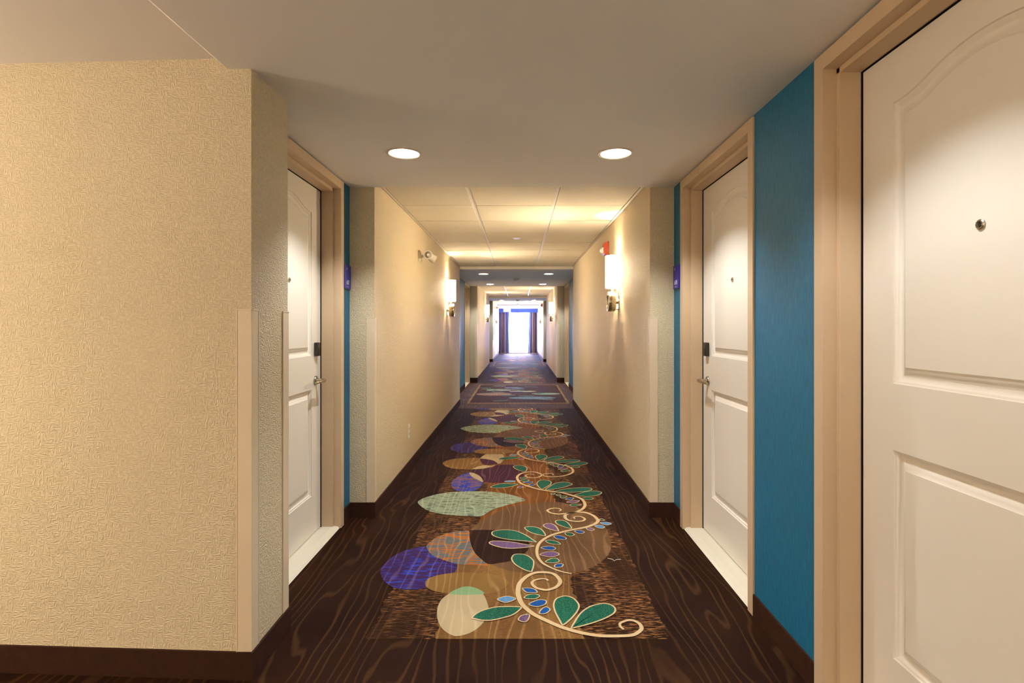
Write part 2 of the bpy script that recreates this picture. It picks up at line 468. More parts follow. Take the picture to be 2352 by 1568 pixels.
# ------------------------------------------------------------------ ceilings
CAN_R = 0.078
def slab(mb, x0, x1, y0, y1, z, holes, m=0):
    """underside with round holes"""
    bm = bmesh.new()
    def loop(pts):
        vs_ = [bm.verts.new((a, b, z)) for a, b in pts]
        return [bm.edges.new((vs_[i], vs_[(i + 1) % len(vs_)])) for i in range(len(vs_))]
    ed = loop([(x0, y0), (x1, y0), (x1, y1), (x0, y1)])
    for hx, hy in holes:
        ed += loop([(hx + CAN_R * math.cos(2 * PI * i / 32), hy + CAN_R * math.sin(2 * PI * i / 32)) for i in range(32)])
    bmesh.ops.triangle_fill(bm, use_beauty=True, use_dissolve=False, edges=ed)
    mb.add(bm, m); bm.free()
DL1 = [(-0.594, 2.782), (0.496, 2.782), (0.496, 1.30)]
DL2 = [(-0.608, 9.13), (0.495, 9.13), (-0.615, 11.33), (0.485, 11.33)]
DL3 = [(-0.60, 18.2), (0.49, 18.2)]
CX = -1.0115
mb = MB()
slab(mb, CX, WR + 0.03, YB, YP0 + 0.05, ZS, [d for d in DL1 if d[1] < YP0])
slab(mb, WL - 0.03, WR + 0.03, YP0 + 0.05, Y1, ZS, [d for d in DL1 if d[1] > YP0])
mb.quad((-1.3, Y1, ZS), (1.2, Y1, ZS), (1.2, Y1, ROOF), (-1.3, Y1, ROOF))
# sloping step up to the lobby ceiling
step = MB(); NS = 10
prof = [(CX - 0.047 * i / NS, ZS + (ZU - ZS) * i / NS) for i in range(NS + 1)]
step.rings([[(x, YB, z) for x, z in prof], [(x, 1.95, z) for x, z in prof]], 0, False)
tag(step.build('ceiling', MAT['ceil'], smooth=True), 'faint sloping step in the ceiling at the upper left', 'ceiling', kind='structure')
ceil = mb.build('ceiling', MAT['ceil'])
tag(ceil, 'smooth taupe painted soffit over the nearest doors with round downlights', 'ceiling', kind='structure')
mb = MB(); mb.box(LX - 0.1, CX - 0.047, YB, 2.25, ZU, ZU + 0.1)
tag(mb.build('ceiling', MAT['ceil']), 'slightly raised painted ceiling at the upper left', 'ceiling', kind='structure')
for (a, b, dl, lab) in ((Y2, Y3, DL2, 'second painted soffit with four downlights and a smoke detector'), (Y4, Y5, DL3, 'third painted soffit farther down the corridor'), (Y6, WIN_Y, [], 'painted soffit in front of the bright window')):
    mb = MB()
    slab(mb, WL - 0.05, WR + 0.05, a, b, ZS, dl)
    for y in (a, b): mb.quad((-1.3, y, ZS), (1.2, y, ZS), (1.2, y, ROOF), (-1.3, y, ROOF))
    tag(mb.build('ceiling', MAT['ceil']), lab, 'ceiling', kind='structure')
# acoustic tile ceilings: every tile its own piece, resting in a grid
GX = (-0.348, 0.262)
def tile_bay(ya, yb, ystart, label):
    root = thing('ceiling', label, 'ceiling', kind='structure')
    cols = [(XL + 0.014, GX[0]), GX, (GX[1], XR - 0.014)]
    edges = [ya]
    y = ystart
    while y < yb - 0.02:
        if y > ya + 0.03: edges.append(y)
        y += 0.61
    edges.append(yb)
    for cx0, cx1 in cols:
        for e0, e1 in zip(edges[:-1], edges[1:]):
            m = MB(); m.box(cx0 + 0.0135, cx1 - 0.0135, e0 + 0.006, e1 - 0.006, ZT - 0.006, ZT + 0.012, b=0.0035)
            # slight unevenness from piece to piece
            dz = random.uniform(0, 0.003)
            m.v = [(a, b, c + dz) for a, b, c in m.v]
            m.build('tile', MAT['tile'], root)
    for gx in GX:
        m = MB(); m.box(gx - 0.012, gx + 0.012, ya, yb, ZT - 0.001, ZT + 0.004, b=0.001); m.box(gx - 0.003, gx + 0.003, ya, yb, ZT, ZT + 0.03)
        m.build('grid_runner', MAT['grid'], root)
    for e in edges[1:-1]:
        m = MB(); m.box(XL, XR, e - 0.010, e + 0.010, ZT + 0.009, ZT + 0.02)
        m.build('grid_cross_bar', MAT['grid'], root)
    for s, x in ((1, XL), (-1, XR)):
        m = MB(); m.box(x, x + s * 0.022, ya, yb, ZT - 0.004, ZT + 0.002); m.box(x, x + s * 0.003, ya, yb, ZT - 0.004, ZT + 0.02)
        m.build('wall_angle', MAT['grid'], root)
    return root
tile_bay(Y1 + 0.002, Y2 - 0.002, 3.559, 'white acoustic tile ceiling of the nearest narrow bay')
tile_bay(Y3 + 0.002, Y4 - 0.002, 12.0, 'acoustic tile ceiling of the second narrow bay')
tile_bay(Y5 + 0.002, Y6 - 0.002, 18.9, 'acoustic tile ceiling of the last bay before the window')
mb = MB(); mb.box(LX - 0.3, OUT_R + 0.1, YB - 0.3, WIN_Y + 0.2, ROOF - 0.25, ROOF)
tag(mb.build('ceiling', MAT['ceil']), 'structural slab above the suspended ceilings', 'ceiling', kind='structure')

# ------------------------------------------------------------------ floor
# woven motif outlines in floor metres (x, y), one pattern repeat
OVALS=[["brown",[[-.291,3.23],[-.236,3.403],[-.146,3.557],[-.019,3.681],[.222,3.759],[.352,3.695],[.46,3.504],[.519,3.309],[.524,3.113],[.495,2.94],[.435,2.817],[.342,2.713],[.246,2.66],[.143,2.645],[.021,2.674],[-.077,2.713],[-.15,2.784],[-.224,2.904],[-.28,3.073]]],["purple",[[-.691,2.683],[-.696,2.738],[-.684,2.82],[-.654,2.899],[-.595,2.963],[-.515,2.993],[-.45,2.972],[-.369,2.89],[-.322,2.778],[-.317,2.714],[-.331,2.667],[-.387,2.599],[-.438,2.522],[-.497,2.508],[-.57,2.513],[-.637,2.572],[-.683,2.655]]],["orange",[[-.513,2.982],[-.511,3.04],[-.48,3.121],[-.416,3.19],[-.298,3.226],[-.29,3.131],[-.266,3.001],[-.239,2.908],[-.199,2.829],[-.158,2.758],[-.22,2.762],[-.318,2.774],[-.406,2.829],[-.466,2.881]]],["dark",[[-.29,3.234],[-.152,3.236],[-.025,3.196],[.048,3.07],[.05,2.972],[.03,2.908],[-.041,2.816],[-.102,2.787],[-.157,2.772],[-.199,2.829],[-.239,2.908],[-.266,3.001],[-.29,3.131],[-.295,3.196]]],["olive",[[-.448,2.565],[-.441,2.612],[-.401,2.647],[-.332,2.672],[-.266,2.678],[-.167,2.669],[-.1,2.64],[-.056,2.592],[-.051,2.565],[-.07,2.519],[-.109,2.481],[-.169,2.457],[-.306,2.463],[-.382,2.484],[-.428,2.519]]],["cream",[[-.351,2.302],[-.355,2.357],[-.345,2.42],[-.314,2.475],[-.281,2.516],[-.243,2.533],[-.194,2.51],[-.159,2.444],[-.14,2.374],[-.134,2.329],[-.141,2.25],[-.164,2.19],[-.198,2.147],[-.248,2.126],[-.285,2.147],[-.318,2.19],[-.341,2.25]]],["mint",[[-.315,2.46],[-.281,2.516],[-.243,2.533],[-.194,2.51],[-.166,2.46]]],["multi",[[-.527,4.19],[-.526,4.281],[-.491,4.408],[-.436,4.492],[-.4,4.5],[-.338,4.425],[-.3,4.328],[-.287,4.235],[-.294,4.118],[-.325,4.027],[-.37,3.979],[-.419,3.979],[-.473,4.02],[-.512,4.103]]],["cream",[[-.417,4.492],[-.391,4.504],[-.334,4.425],[-.3,4.328],[-.287,4.235],[-.328,4.289],[-.379,4.368]]],["sage",[[-.703,3.735],[-.697,3.801],[-.651,3.875],[-.577,3.94],[-.484,3.979],[-.383,3.993],[-.281,3.993],[-.177,3.973],[-.082,3.927],[.007,3.85],[.041,3.789],[-.009,3.747],[-.1,3.671],[-.179,3.594],[-.244,3.473],[-.316,3.473],[-.406,3.483],[-.499,3.509],[-.591,3.561],[-.652,3.638]]]]
OVALS_LINK=[["plum",[[-.411,4.576],[-.305,4.677],[-.211,4.737],[-.122,4.775],[-.051,4.759],[.003,4.677],[.044,4.52],[.025,4.348],[-.032,4.248],[-.136,4.224],[-.24,4.224],[-.335,4.322]]],["olive",[[-.683,4.806],[-.673,4.893],[-.611,4.975],[-.512,5.012],[-.384,5.012],[-.282,4.958],[-.221,4.861],[-.215,4.729],[-.284,4.647],[-.395,4.611],[-.491,4.619],[-.569,4.64],[-.636,4.706]]],["cream",[[-.4,4.626],[-.361,4.706],[-.313,4.749],[-.261,4.729],[-.215,4.737],[-.267,4.684],[-.317,4.64]]],["cream",[[-.366,4.983],[-.316,5.18],[-.246,5.233],[-.175,5.184],[-.142,5.06],[-.15,4.893],[-.179,4.806],[-.233,4.782],[-.292,4.782],[-.345,4.861]]],["mint",[[-.324,5.169],[-.246,5.233],[-.18,5.18],[-.251,5.162]]],["plum",[[-.365,4.975],[-.303,4.967],[-.239,4.917],[-.199,4.829],[-.202,4.79],[-.279,4.759],[-.328,4.798]]]]
LEAVES=[["green",[[-.202,2.255],[-.186,2.291],[-.151,2.324],[-.103,2.346],[-.054,2.351],[-.017,2.35],[.012,2.338],[-.022,2.281],[-.074,2.25],[-.118,2.234],[-.156,2.234],[-.185,2.245]]],["sky",[[-.101,2.409],[-.074,2.435],[-.044,2.438],[-.014,2.415],[-.043,2.385],[-.069,2.38]]],["violet",[[-.007,2.249],[.008,2.276],[.043,2.287],[.041,2.249],[.025,2.222],[-.001,2.232]]],["blue",[[.012,2.511],[.045,2.516],[.074,2.501],[.084,2.471],[.056,2.467],[.031,2.471]]],["green",[[.019,2.429],[.043,2.455],[.076,2.458],[.094,2.439],[.071,2.411],[.03,2.414]]],["blue",[[.039,2.365],[.061,2.392],[.093,2.409],[.121,2.398],[.113,2.362],[.072,2.344]]],["blue",[[.082,2.293],[.093,2.327],[.118,2.347],[.135,2.321],[.118,2.293],[.097,2.284]]],["green",[[.176,2.198],[.162,2.243],[.149,2.304],[.146,2.362],[.159,2.411],[.186,2.436],[.215,2.442],[.245,2.42],[.262,2.374],[.261,2.338],[.244,2.293],[.212,2.238]]],["green",[[.207,2.178],[.225,2.227],[.256,2.293],[.298,2.344],[.338,2.368],[.373,2.377],[.405,2.362],[.417,2.327],[.401,2.287],[.35,2.243],[.286,2.206],[.241,2.186]]],["green",[[-.166,3.179],[-.154,3.216],[-.087,3.237],[-.015,3.216],[.043,3.149],[.077,3.09],[.098,3.047],[.042,3.059],[-.053,3.08],[-.118,3.109],[-.155,3.144]]],["violet",[[-.173,3.038],[-.155,3.066],[-.098,3.066],[-.037,3.052],[.023,3.024],[.084,2.996],[.041,2.974],[-.036,2.959],[-.095,2.969],[-.151,3.005]]],["green",[[.028,3.263],[.045,3.285],[.086,3.287],[.129,3.253],[.15,3.19],[.152,3.139],[.102,3.159],[.056,3.2]]],["violet",[[.144,3.307],[.161,3.335],[.19,3.341],[.221,3.307],[.236,3.231],[.231,3.21],[.192,3.231],[.154,3.269]]],["green",[[.222,3.375],[.24,3.396],[.277,3.392],[.303,3.352],[.319,3.263],[.298,3.255],[.257,3.291],[.227,3.335]]],["green",[[-.044,2.841],[-.031,2.883],[.004,2.893],[.043,2.874],[.074,2.817],[.077,2.762],[.067,2.694],[.057,2.678],[.021,2.701],[-.02,2.754],[-.039,2.801]]],["blue",[[.198,3.139],[.23,3.149],[.27,3.114],[.263,3.085],[.222,3.09],[.204,3.109]]],["green",[[.147,3.071],[.176,3.08],[.212,3.061],[.232,3.028],[.224,3.014],[.18,3.019],[.155,3.042]]],["blue",[[.116,2.974],[.145,2.992],[.178,2.994],[.202,2.965],[.182,2.938],[.139,2.947]]],["violet",[[.107,2.884],[.141,2.915],[.188,2.921],[.215,2.891],[.198,2.862],[.162,2.849],[.124,2.866]]],["green",[[.132,2.791],[.158,2.829],[.193,2.839],[.21,2.809],[.2,2.787],[.172,2.779]]],["blue",[[.175,2.746],[.189,2.768],[.216,2.773],[.227,2.758],[.213,2.731],[.182,2.727]]],["green",[[.266,3.184],[.281,3.195],[.311,3.184],[.324,3.154],[.299,3.134],[.273,3.149]]],["blue",[[.327,3.221],[.359,3.226],[.388,3.2],[.369,3.174],[.339,3.184]]],["violet",[[.402,3.263],[.428,3.269],[.453,3.242],[.434,3.219],[.408,3.231]]],["sky",[[.459,3.301],[.496,3.313],[.521,3.28],[.499,3.253],[.469,3.269]]],["sky",[[.502,3.358],[.548,3.361],[.571,3.335],[.54,3.307],[.509,3.324]]],["green",[[.5,3.398],[.521,3.427],[.539,3.392],[.521,3.384]]],["green",[[-.223,4.096],[-.181,4.161],[-.122,4.193],[-.057,4.183],[-.006,4.168],[-.056,4.11],[-.119,4.075],[-.177,4.068]]],["sky",[[-.117,4.247],[-.081,4.273],[-.032,4.258],[-.049,4.228],[-.097,4.22]]],["violet",[[-.018,4.089],[.007,4.125],[.032,4.11],[.024,4.075],[-.001,4.064]]],["green",[[-.002,4.346],[.031,4.367],[.069,4.339],[.031,4.313]]],["green",[[.002,4.273],[.039,4.302],[.08,4.273],[.047,4.239]]],["blue",[[.026,4.216],[.071,4.251],[.108,4.23],[.078,4.193]]],["blue",[[.069,4.141],[.098,4.184],[.124,4.161],[.097,4.128]]],["green",[[.165,4.042],[.137,4.134],[.133,4.202],[.158,4.273],[.196,4.29],[.235,4.266],[.253,4.223],[.242,4.161],[.206,4.094]]],["green",[[.195,4.023],[.218,4.094],[.271,4.188],[.322,4.223],[.363,4.23],[.411,4.175],[.378,4.127],[.294,4.055]]],["green",[[.254,3.979],[.312,4.035],[.372,4.061],[.453,4.083],[.523,4.081],[.547,4.042],[.512,3.997],[.424,3.966],[.344,3.964]]],["green",[[.391,3.893],[.437,3.942],[.5,3.991],[.559,4.004],[.602,3.979],[.602,3.942],[.562,3.893],[.496,3.867],[.43,3.875]]],["green",[[.438,3.817],[.471,3.852],[.515,3.846],[.524,3.817],[.485,3.787]]],["green",[[.226,3.923],[.245,3.95],[.263,3.935],[.246,3.909]]],["green",[[.262,3.905],[.285,3.929],[.303,3.899],[.281,3.877]]],["green",[[.287,3.858],[.311,3.884],[.344,3.87],[.31,3.826]]],["blue",[[.323,3.806],[.345,3.84],[.389,3.84],[.362,3.787]]],["violet",[[.325,3.739],[.357,3.774],[.423,3.783],[.388,3.725]]],["green",[[.341,3.684],[.368,3.708],[.427,3.69],[.363,3.654]]],["green",[[-.057,4.682],[-.039,4.726],[.007,4.743],[.056,4.691],[.069,4.614],[.054,4.54],[.033,4.532],[-.02,4.589]]]]
LEAVES_LINK=[["green",[[.26,4.853],[.314,4.893],[.398,4.934],[.501,4.945],[.554,4.909],[.512,4.861],[.39,4.837]]],["green",[[.396,4.759],[.469,4.829],[.552,4.861],[.605,4.837],[.603,4.79],[.538,4.737],[.44,4.724]]],["green",[[.447,4.677],[.489,4.714],[.528,4.684],[.49,4.652]]],["green",[[.234,4.806],[.251,4.829],[.269,4.81],[.248,4.779]]],["green",[[.265,4.775],[.285,4.801],[.307,4.775],[.281,4.744]]],["green",[[.292,4.721],[.318,4.764],[.352,4.749],[.317,4.692]]],["blue",[[.327,4.677],[.354,4.721],[.391,4.706],[.352,4.65]]],["violet",[[.328,4.611],[.368,4.65],[.425,4.655],[.37,4.583]]],["green",[[.345,4.555],[.385,4.59],[.433,4.569],[.372,4.523]]]]
VINE_START=[[.138,2.587],[.127,2.604],[.1,2.605],[.069,2.587],[.06,2.559],[.074,2.521],[.103,2.501],[.132,2.497],[.169,2.521],[.192,2.562],[.192,2.605],[.168,2.657],[.124,2.676],[.075,2.668],[.033,2.627],[.002,2.562],[-.006,2.501],[-.005,2.448],[.008,2.38],[.029,2.333],[.064,2.281],[.11,2.238],[.159,2.196],[.208,2.165],[.261,2.141],[.317,2.126],[.375,2.124],[.437,2.128],[.468,2.145],[.492,2.175],[.492,2.211],[.473,2.235],[.448,2.237],[.415,2.217],[.41,2.191],[.42,2.17]]
VINE_B=[[.351,3.416],[.35,3.451],[.386,3.463],[.408,3.439],[.413,3.41],[.393,3.381],[.351,3.375],[.311,3.392],[.293,3.433],[.298,3.488],[.331,3.525],[.386,3.542],[.437,3.532],[.477,3.476],[.493,3.41],[.49,3.375],[.46,3.324],[.397,3.274],[.329,3.242],[.262,3.205],[.196,3.159],[.146,3.1],[.109,3.024],[.095,2.934],[.099,2.849],[.121,2.777],[.162,2.724],[.209,2.683],[.257,2.661]]
VINE_C=[[.263,3.561],[.277,3.586],[.265,3.611],[.231,3.621],[.195,3.596],[.186,3.566],[.208,3.526],[.254,3.506],[.316,3.521],[.369,3.546],[.416,3.596],[.445,3.668],[.449,3.755],[.432,3.829],[.386,3.887],[.317,3.954],[.236,3.991],[.153,4.035],[.077,4.107],[.014,4.188],[-.01,4.273],[-.017,4.376],[.011,4.468],[.067,4.519],[.128,4.519],[.178,4.46],[.18,4.414],[.149,4.361],[.098,4.346],[.057,4.383],[.053,4.422],[.083,4.46],[.122,4.445]]
VINE_LINK=[[.272,4.434],[.28,4.453],[.26,4.476],[.217,4.468],[.189,4.437],[.213,4.391],[.275,4.379],[.362,4.406],[.433,4.484],[.453,4.564],[.441,4.665],[.381,4.752],[.294,4.824],[.197,4.877],[.134,4.917],[.074,4.975],[.017,5.077],[-.012,5.166],[-.008,5.257],[.035,5.343],[.106,5.375],[.176,5.343],[.192,5.295],[.164,5.229],[.103,5.202],[.061,5.239],[.057,5.285],[.097,5.323]]
PERIOD = 2.705
def smooth(pts, closed=True, k=4):
    out = []; n = len(pts)
    for i in range(n if closed else n - 1):
        g = lambda j: pts[j % n] if closed else pts[max(0, min(n - 1, j))]
        a, b, c, d = g(i - 1), g(i), g(i + 1), g(i + 2)
        for q in range(k):
            t = q / k
            out.append(tuple(0.5 * (2 * b[e] + (c[e] - a[e]) * t + (2 * a[e] - 5 * b[e] + 4 * c[e] - d[e]) * t * t + (3 * b[e] - a[e] - 3 * c[e] + d[e]) * t ** 3) for e in (0, 1)))
    if not closed: out.append(tuple(pts[-1]))
    return out
def area2(p): return sum(p[i][0] * p[(i + 1) % len(p)][1] - p[(i + 1) % len(p)][0] * p[i][1] for i in range(len(p)))
def ccw(p): return p if area2(p) > 0 else p[::-1]
def inset(p, d):
    n = len(p); out = []
    for i in range(n):
        a, b = p[i - 1], p[(i + 1) % n]
        tx, ty = b[0] - a[0], b[1] - a[1]; l = math.hypot(tx, ty) or 1
        out.append((p[i][0] - ty / l * d, p[i][1] + tx / l * d))
    return out
def clip(p, lo, hi):
    for lim, s in ((lo, 1), (hi, -1)):
        out = []
        for i in range(len(p)):
            a, b = p[i - 1], p[i]
            ia, ib = (a[1] - lim) * s >= 0, (b[1] - lim) * s >= 0
            if ia != ib:
                t = (lim - a[1]) / (b[1] - a[1]); out.append((a[0] + (b[0] - a[0]) * t, lim))
            if ib: out.append(b)
        p = out
        if len(p) < 3: return []
    return p
def shift(p, dy): return [(x, y + dy) for x, y in p]

floor_mb = MB(); floor_mb.box(LX - 0.3, OUT_R + 0.1, YB - 0.3, WIN_Y + 0.2, -0.12, 0.0)
floor = tag(floor_mb.build('floor', MAT['floor']), 'dark brown wood grain carpet with ovals and a trailing leafy vine', 'carpet', kind='structure')
OM = ['brown', 'purple', 'orange', 'dark', 'olive', 'cream', 'mint', 'multi', 'sage', 'plum']
LMN = ['vine', 'green', 'blue', 'violet', 'sky']
def runner(y0, y1, base, start):
    """woven runner from y0 to y1; base = distance the drawn repeat is moved"""
    b = MB(); b.keep = True
    xs = lambda y, x, ph: x + 0.006 * math.sin(y * 23 + ph) + 0.006 * math.sin(y * 91 + ph * 2)
    N = max(8, int((y1 - y0) / 0.02))
    for i in range(N):
        a, c = y0 + (y1 - y0) * i / N, y0 + (y1 - y0) * (i + 1) / N
        b.quad((xs(a, -0.595, 0), a, 0.0005), (xs(a, 0.585, 1), a, 0.0005), (xs(c, 0.585, 1), c, 0.0005), (xs(c, -0.595, 0), c, 0.0005), 0)
        m = 1 if (a - y0) < 1.2 and start else 2
        w = 0.0 if (a - y0) < 0.7 else 0.09
        b.quad((xs(a, -0.335 + w, 2), a, 0.0009), (xs(a, 0.25, 3), a, 0.0009), (xs(c, 0.25, 3), c, 0.0009), (xs(c, -0.335 + w, 2), c, 0.0009), m)
    b.build('woven_band', [MAT['runner'], MAT['tan'], MAT['amber']], floor)
    o = MB(); o.keep = True
    v = MB(); v.keep = True
    rep = int((y1 - y0) / PERIOD) + 2
    for r in range(rep):
        dy = base + r * PERIOD
        lst = (OVALS_LINK and [(m, p, -PERIOD) for m, p in OVALS_LINK] if r > 0 else []) + [(m, p, 0) for m, p in OVALS if not (r > 0 and m in ('cream', 'mint') and p[0][1] < 2.6)]
        for i, (m, p, ex) in enumerate(lst):
            q = clip(ccw(shift(smooth(p), dy + ex)), y0, y1)
            if q: o.poly([(x, y, 0.0013 + 0.00015 * i) for x, y in q], OM.index(m))
        for m, p, ex in [(m, p, 0) for m, p in LEAVES] + ([(m, p, -PERIOD) for m, p in LEAVES_LINK] if r > 0 else []):
            s = ccw(shift(smooth(p), dy + ex))
            q = clip(s, y0, y1)
            if not q or len(q) < len(s) * 0.8: continue
            dim = min(max(a[0] for a in q) - min(a[0] for a in q), max(a[1] for a in q) - min(a[1] for a in q))
            d = 0.0075 if dim > 0.09 else 0.0055
            v.poly([(x, y, 0.0042) for x, y in q], 0)
            v.poly([(x, y, 0.0046) for x, y in inset(q, d)], LMN.index(m))
        for p, ex in ([(VINE_START if r == 0 else VINE_LINK, 0 if r == 0 else -PERIOD), (VINE_B, 0), (VINE_C, 0)]):
            s = shift(smooth(p, False, 5), dy + ex); n = len(s)
            for i in range(n - 1):
                if s[i][1] > y1 or s[i + 1][1] > y1 or s[i][1] < y0: continue
                def wd(j):
                    t = j / (n - 1); return 0.0035 + 0.0075 * math.sin(PI * min(max(t, 0.04), 0.96)) ** 0.7
                def off(j, sg):
                    a, c = s[max(j - 1, 0)], s[min(j + 1, n - 1)]
                    tx, ty = c[0] - a[0], c[1] - a[1]; l = math.hypot(tx, ty) or 1
                    return (s[j][0] - ty / l * wd(j) * sg, s[j][1] + tx / l * wd(j) * sg, 0.0040)
                v.quad(off(i, -1), off(i + 1, -1), off(i + 1, 1), off(i, 1), 0)
    o.build('oval_motif', [MAT[k] for k in OM], floor)
    v.build('vine_motif', [MAT[k] for k in LMN], floor)
runner(2.11, 8.05, 0.0, True)
runner(11.66, 16.35, 9.55, False)
runner(19.1, 24.3, 17.0, False)
def ell(cx, cy, rx, ry, n=40): return [(cx + rx * math.cos(2 * PI * i / n), cy + ry * math.sin(2 * PI * i / n)) for i in range(n)]
def rug(y0, y1, seed):
    """bordered carpet field of a door bay"""
    k = y1 - y0
    b = MB(); b.keep = True
    def rect(x0, x1, a, c, z, m): b.poly([(x0, a, z), (x1, a, z), (x1, c, z), (x0, c, z)], m)
    rect(WL, WR, y0, y1, 0.0004, 0)
    rect(-0.84, 0.80, y0 + 0.50, y1 - 0.30, 0.0008, 2)
    rect(-0.80, 0.76, y0 + 0.60, y1 - 0.38, 0.0012, 1)
    b.build('rug_border', [MAT['mauve'], MAT['maroon'], MAT['olive'], MAT['tan']], floor)
    o = MB(); o.keep = True
    names = ['orange', 'sage', 'slate', 'cream', 'purple', 'green', 'vine']
    rnd = random.Random(seed)
    L = [('orange', -0.46, 0.42, 0.32, 0.20), ('sage', -0.40, 0.66, 0.24, 0.12), ('slate', -0.10, 0.80, 0.20, 0.11), ('slate', 0.22, 0.22, 0.40, 0.16), ('sage', 0.48, 0.44, 0.26, 0.13), ('cream', 0.06, 0.58, 0.26, 0.10), ('purple', -0.06, 0.55, 0.14, 0.04)]
    for i, (m, x, f, rx, ry) in enumerate(L):
        cy = y0 + 0.6 + (k - 0.98) * f
        o.poly([(a, c, 0.0018 + i * 0.0002) for a, c in ell(x, cy, rx, ry)], names.index(m))
    for i in range(16):
        x = rnd.uniform(-0.7, 0.6); cy = y0 + 0.75 + (k - 1.3) * rnd.random(); an = rnd.uniform(-0.5, 0.5)
        pts = [(x + a * math.cos(an) - c * math.sin(an), cy + a * math.sin(an) + c * math.cos(an)) for a, c in ell(0, 0, 0.13, 0.04, 24)]
        o.poly([(a, c, 0.0036) for a, c in pts], 6)
        o.poly([(a, c, 0.0040) for a, c in inset(pts, 0.007)], 5 if i % 3 else 2)
    o.build('rug_motif', [MAT[x] for x in names], floor)
rug(8.06, 11.65, 3)
rug(16.36, 19.0, 9)

# ------------------------------------------------------------------ carpet base along the walls
def base(name, segs, label):
    mb = MB()
    for x0, x1, y0, y1 in segs: mb.box(x0, x1, y0, y1, 0, BH, b=0.0025)
    tag(mb.build(name, MAT['base']), label, 'baseboard', kind='structure')
B = 0.009
def bay_base(ya, yb, first, ends, lab):
    for s, x, side in ((1, XL, 'left'), (-1, XR, 'right')):
        w = WL if s > 0 else WR
        segs = [(x, x + s * B, ya - B, yb + (B if ends else 0))]
        if first: segs.append((x + s * B * 0.5, w, ya - B, ya))
        base('baseboard_' + side, segs, 'dark brown carpet baseboard ' + lab + ', ' + side + ' wall')
bay_base(Y1, Y2, True, True, 'of the nearest cream bay')
bay_base(Y3, Y4, True, True, 'of the second cream bay')
bay_base(Y5, WIN_Y - 0.02, True, False, 'of the last bay by the window')
base('baseboard_right', [(WR - B, WR, D_R1[1] + 0.002, D_R2[0] - 0.002)], 'dark carpet baseboard under the broad teal wall between two doors')
base('baseboard_right', [(WR - B, WR, D_R2[1] + 0.002, Y1 - B - 0.001)], 'short dark carpet baseboard past the right door frame')
base('baseboard_left', [(WL, WL + B, D_L1[1] + 0.002, Y1 - B - 0.001)], 'short dark carpet baseboard past the left door frame')
base('baseboard_right', [(WR - B, WR, YB, D_R1[0] - 0.002)], 'dark carpet baseboard behind the viewer')
base('baseboard_right', [(WR - B, WR, Y2 + B, D_R3[0] - 0.002)], 'dark carpet baseboard of the second door bay, right wall')
base('baseboard_left', [(WL, WL + B, Y2 + B, D_L2[0] - 0.002)], 'dark carpet baseboard of the second door bay, left wall')
# base of the near left pier and the lobby wall
mb = MB()
pf = [(LX, YP0 + sl * (XL - LX) ), (XL, YP0), (XL, YP1), (WL, YP1)]
po_ = [(LX, YP0 + sl * (XL - LX) - B), (XL + B, YP0 - B), (XL + B, YP1 + B), (WL, YP1 + B)]
for i in range(3):
    a, b, c, d = pf[i], pf[i + 1], po_[i + 1], po_[i]
    mb.poly([(q[0], q[1], BH) for q in (a, b, c, d)])
    mb.quad((d[0], d[1], 0), (c[0], c[1], 0), (c[0], c[1], BH), (d[0], d[1], BH))
tag(mb.build('baseboard_front', MAT['base']), 'dark brown carpet baseboard under the broad cream wall at lower left', 'baseboard', kind='structure')

# ------------------------------------------------------------------ corner guards
def guard(cx, cy, dx, dy, label, rz=0.0):
    """L-shaped guard wrapped round an outside corner; dx, dy point along the two faces"""
    t = 0.003; w = 0.048; z0, z1 = BH + 0.001, 1.276
    mb = MB()
    mb.box(cx, cx + dx * w, cy - dy * t, cy, z0, z1, b=0.0009)
    mb.box(cx - dx * t, cx, cy - dy * t, cy + dy * w, z0, z1, b=0.0009)
    # raised rounded lips at both free edges and a cap on top
    mb.box(cx + dx * (w - 0.002), cx + dx * (w + 0.002), cy - dy * t * 1.4, cy, z0, z1, b=0.0008)
    mb.box(cx - dx * t * 1.4, cx, cy + dy * (w - 0.002), cy + dy * (w + 0.002), z0, z1, b=0.0008)
    o = mb.build('corner_guard', MAT['guard'])
    o.rotation_euler = (0, 0, 0)
    cap = MB(); cap.box(cx - dx * t * 1.5, cx + dx * (w + 0.002), cy - dy * t * 1.5, cy, z1, z1 + 0.005, b=0.001); cap.box(cx - dx * t * 1.5, cx, cy - dy * t * 1.5, cy + dy * (w + 0.002), z1, z1 + 0.005, b=0.001)
    cap.build('cap', MAT['guard'], o)
    return tag(o, label, 'corner guard', 'corner guards')
guard(XL, YP0, -1, 1, 'wide beige corner guard on the near edge of the left pier')
guard(XL, YP1, -1, -1, 'beige corner guard on the back edge of the left pier beside the door')
guard(XL, Y1, -1, 1, 'beige corner guard at the start of the left cream wall past the white door')
guard(XR, Y1, 1, 1, 'beige corner guard at the start of the right cream wall beside the teal strip')
guard(XL, Y2, -1, -1, 'thin corner guard at the far end of the nearest left cream wall')
guard(XR, Y2, 1, -1, 'thin corner guard at the far end of the nearest right cream wall')
guard(XL, Y3, -1, 1, 'small corner guard at the start of the second bay, left')
guard(XR, Y3, 1, 1, 'small corner guard at the start of the second bay, right')
guard(XR, Y5, 1, 1, 'tiny far corner guard of the last bay, right')

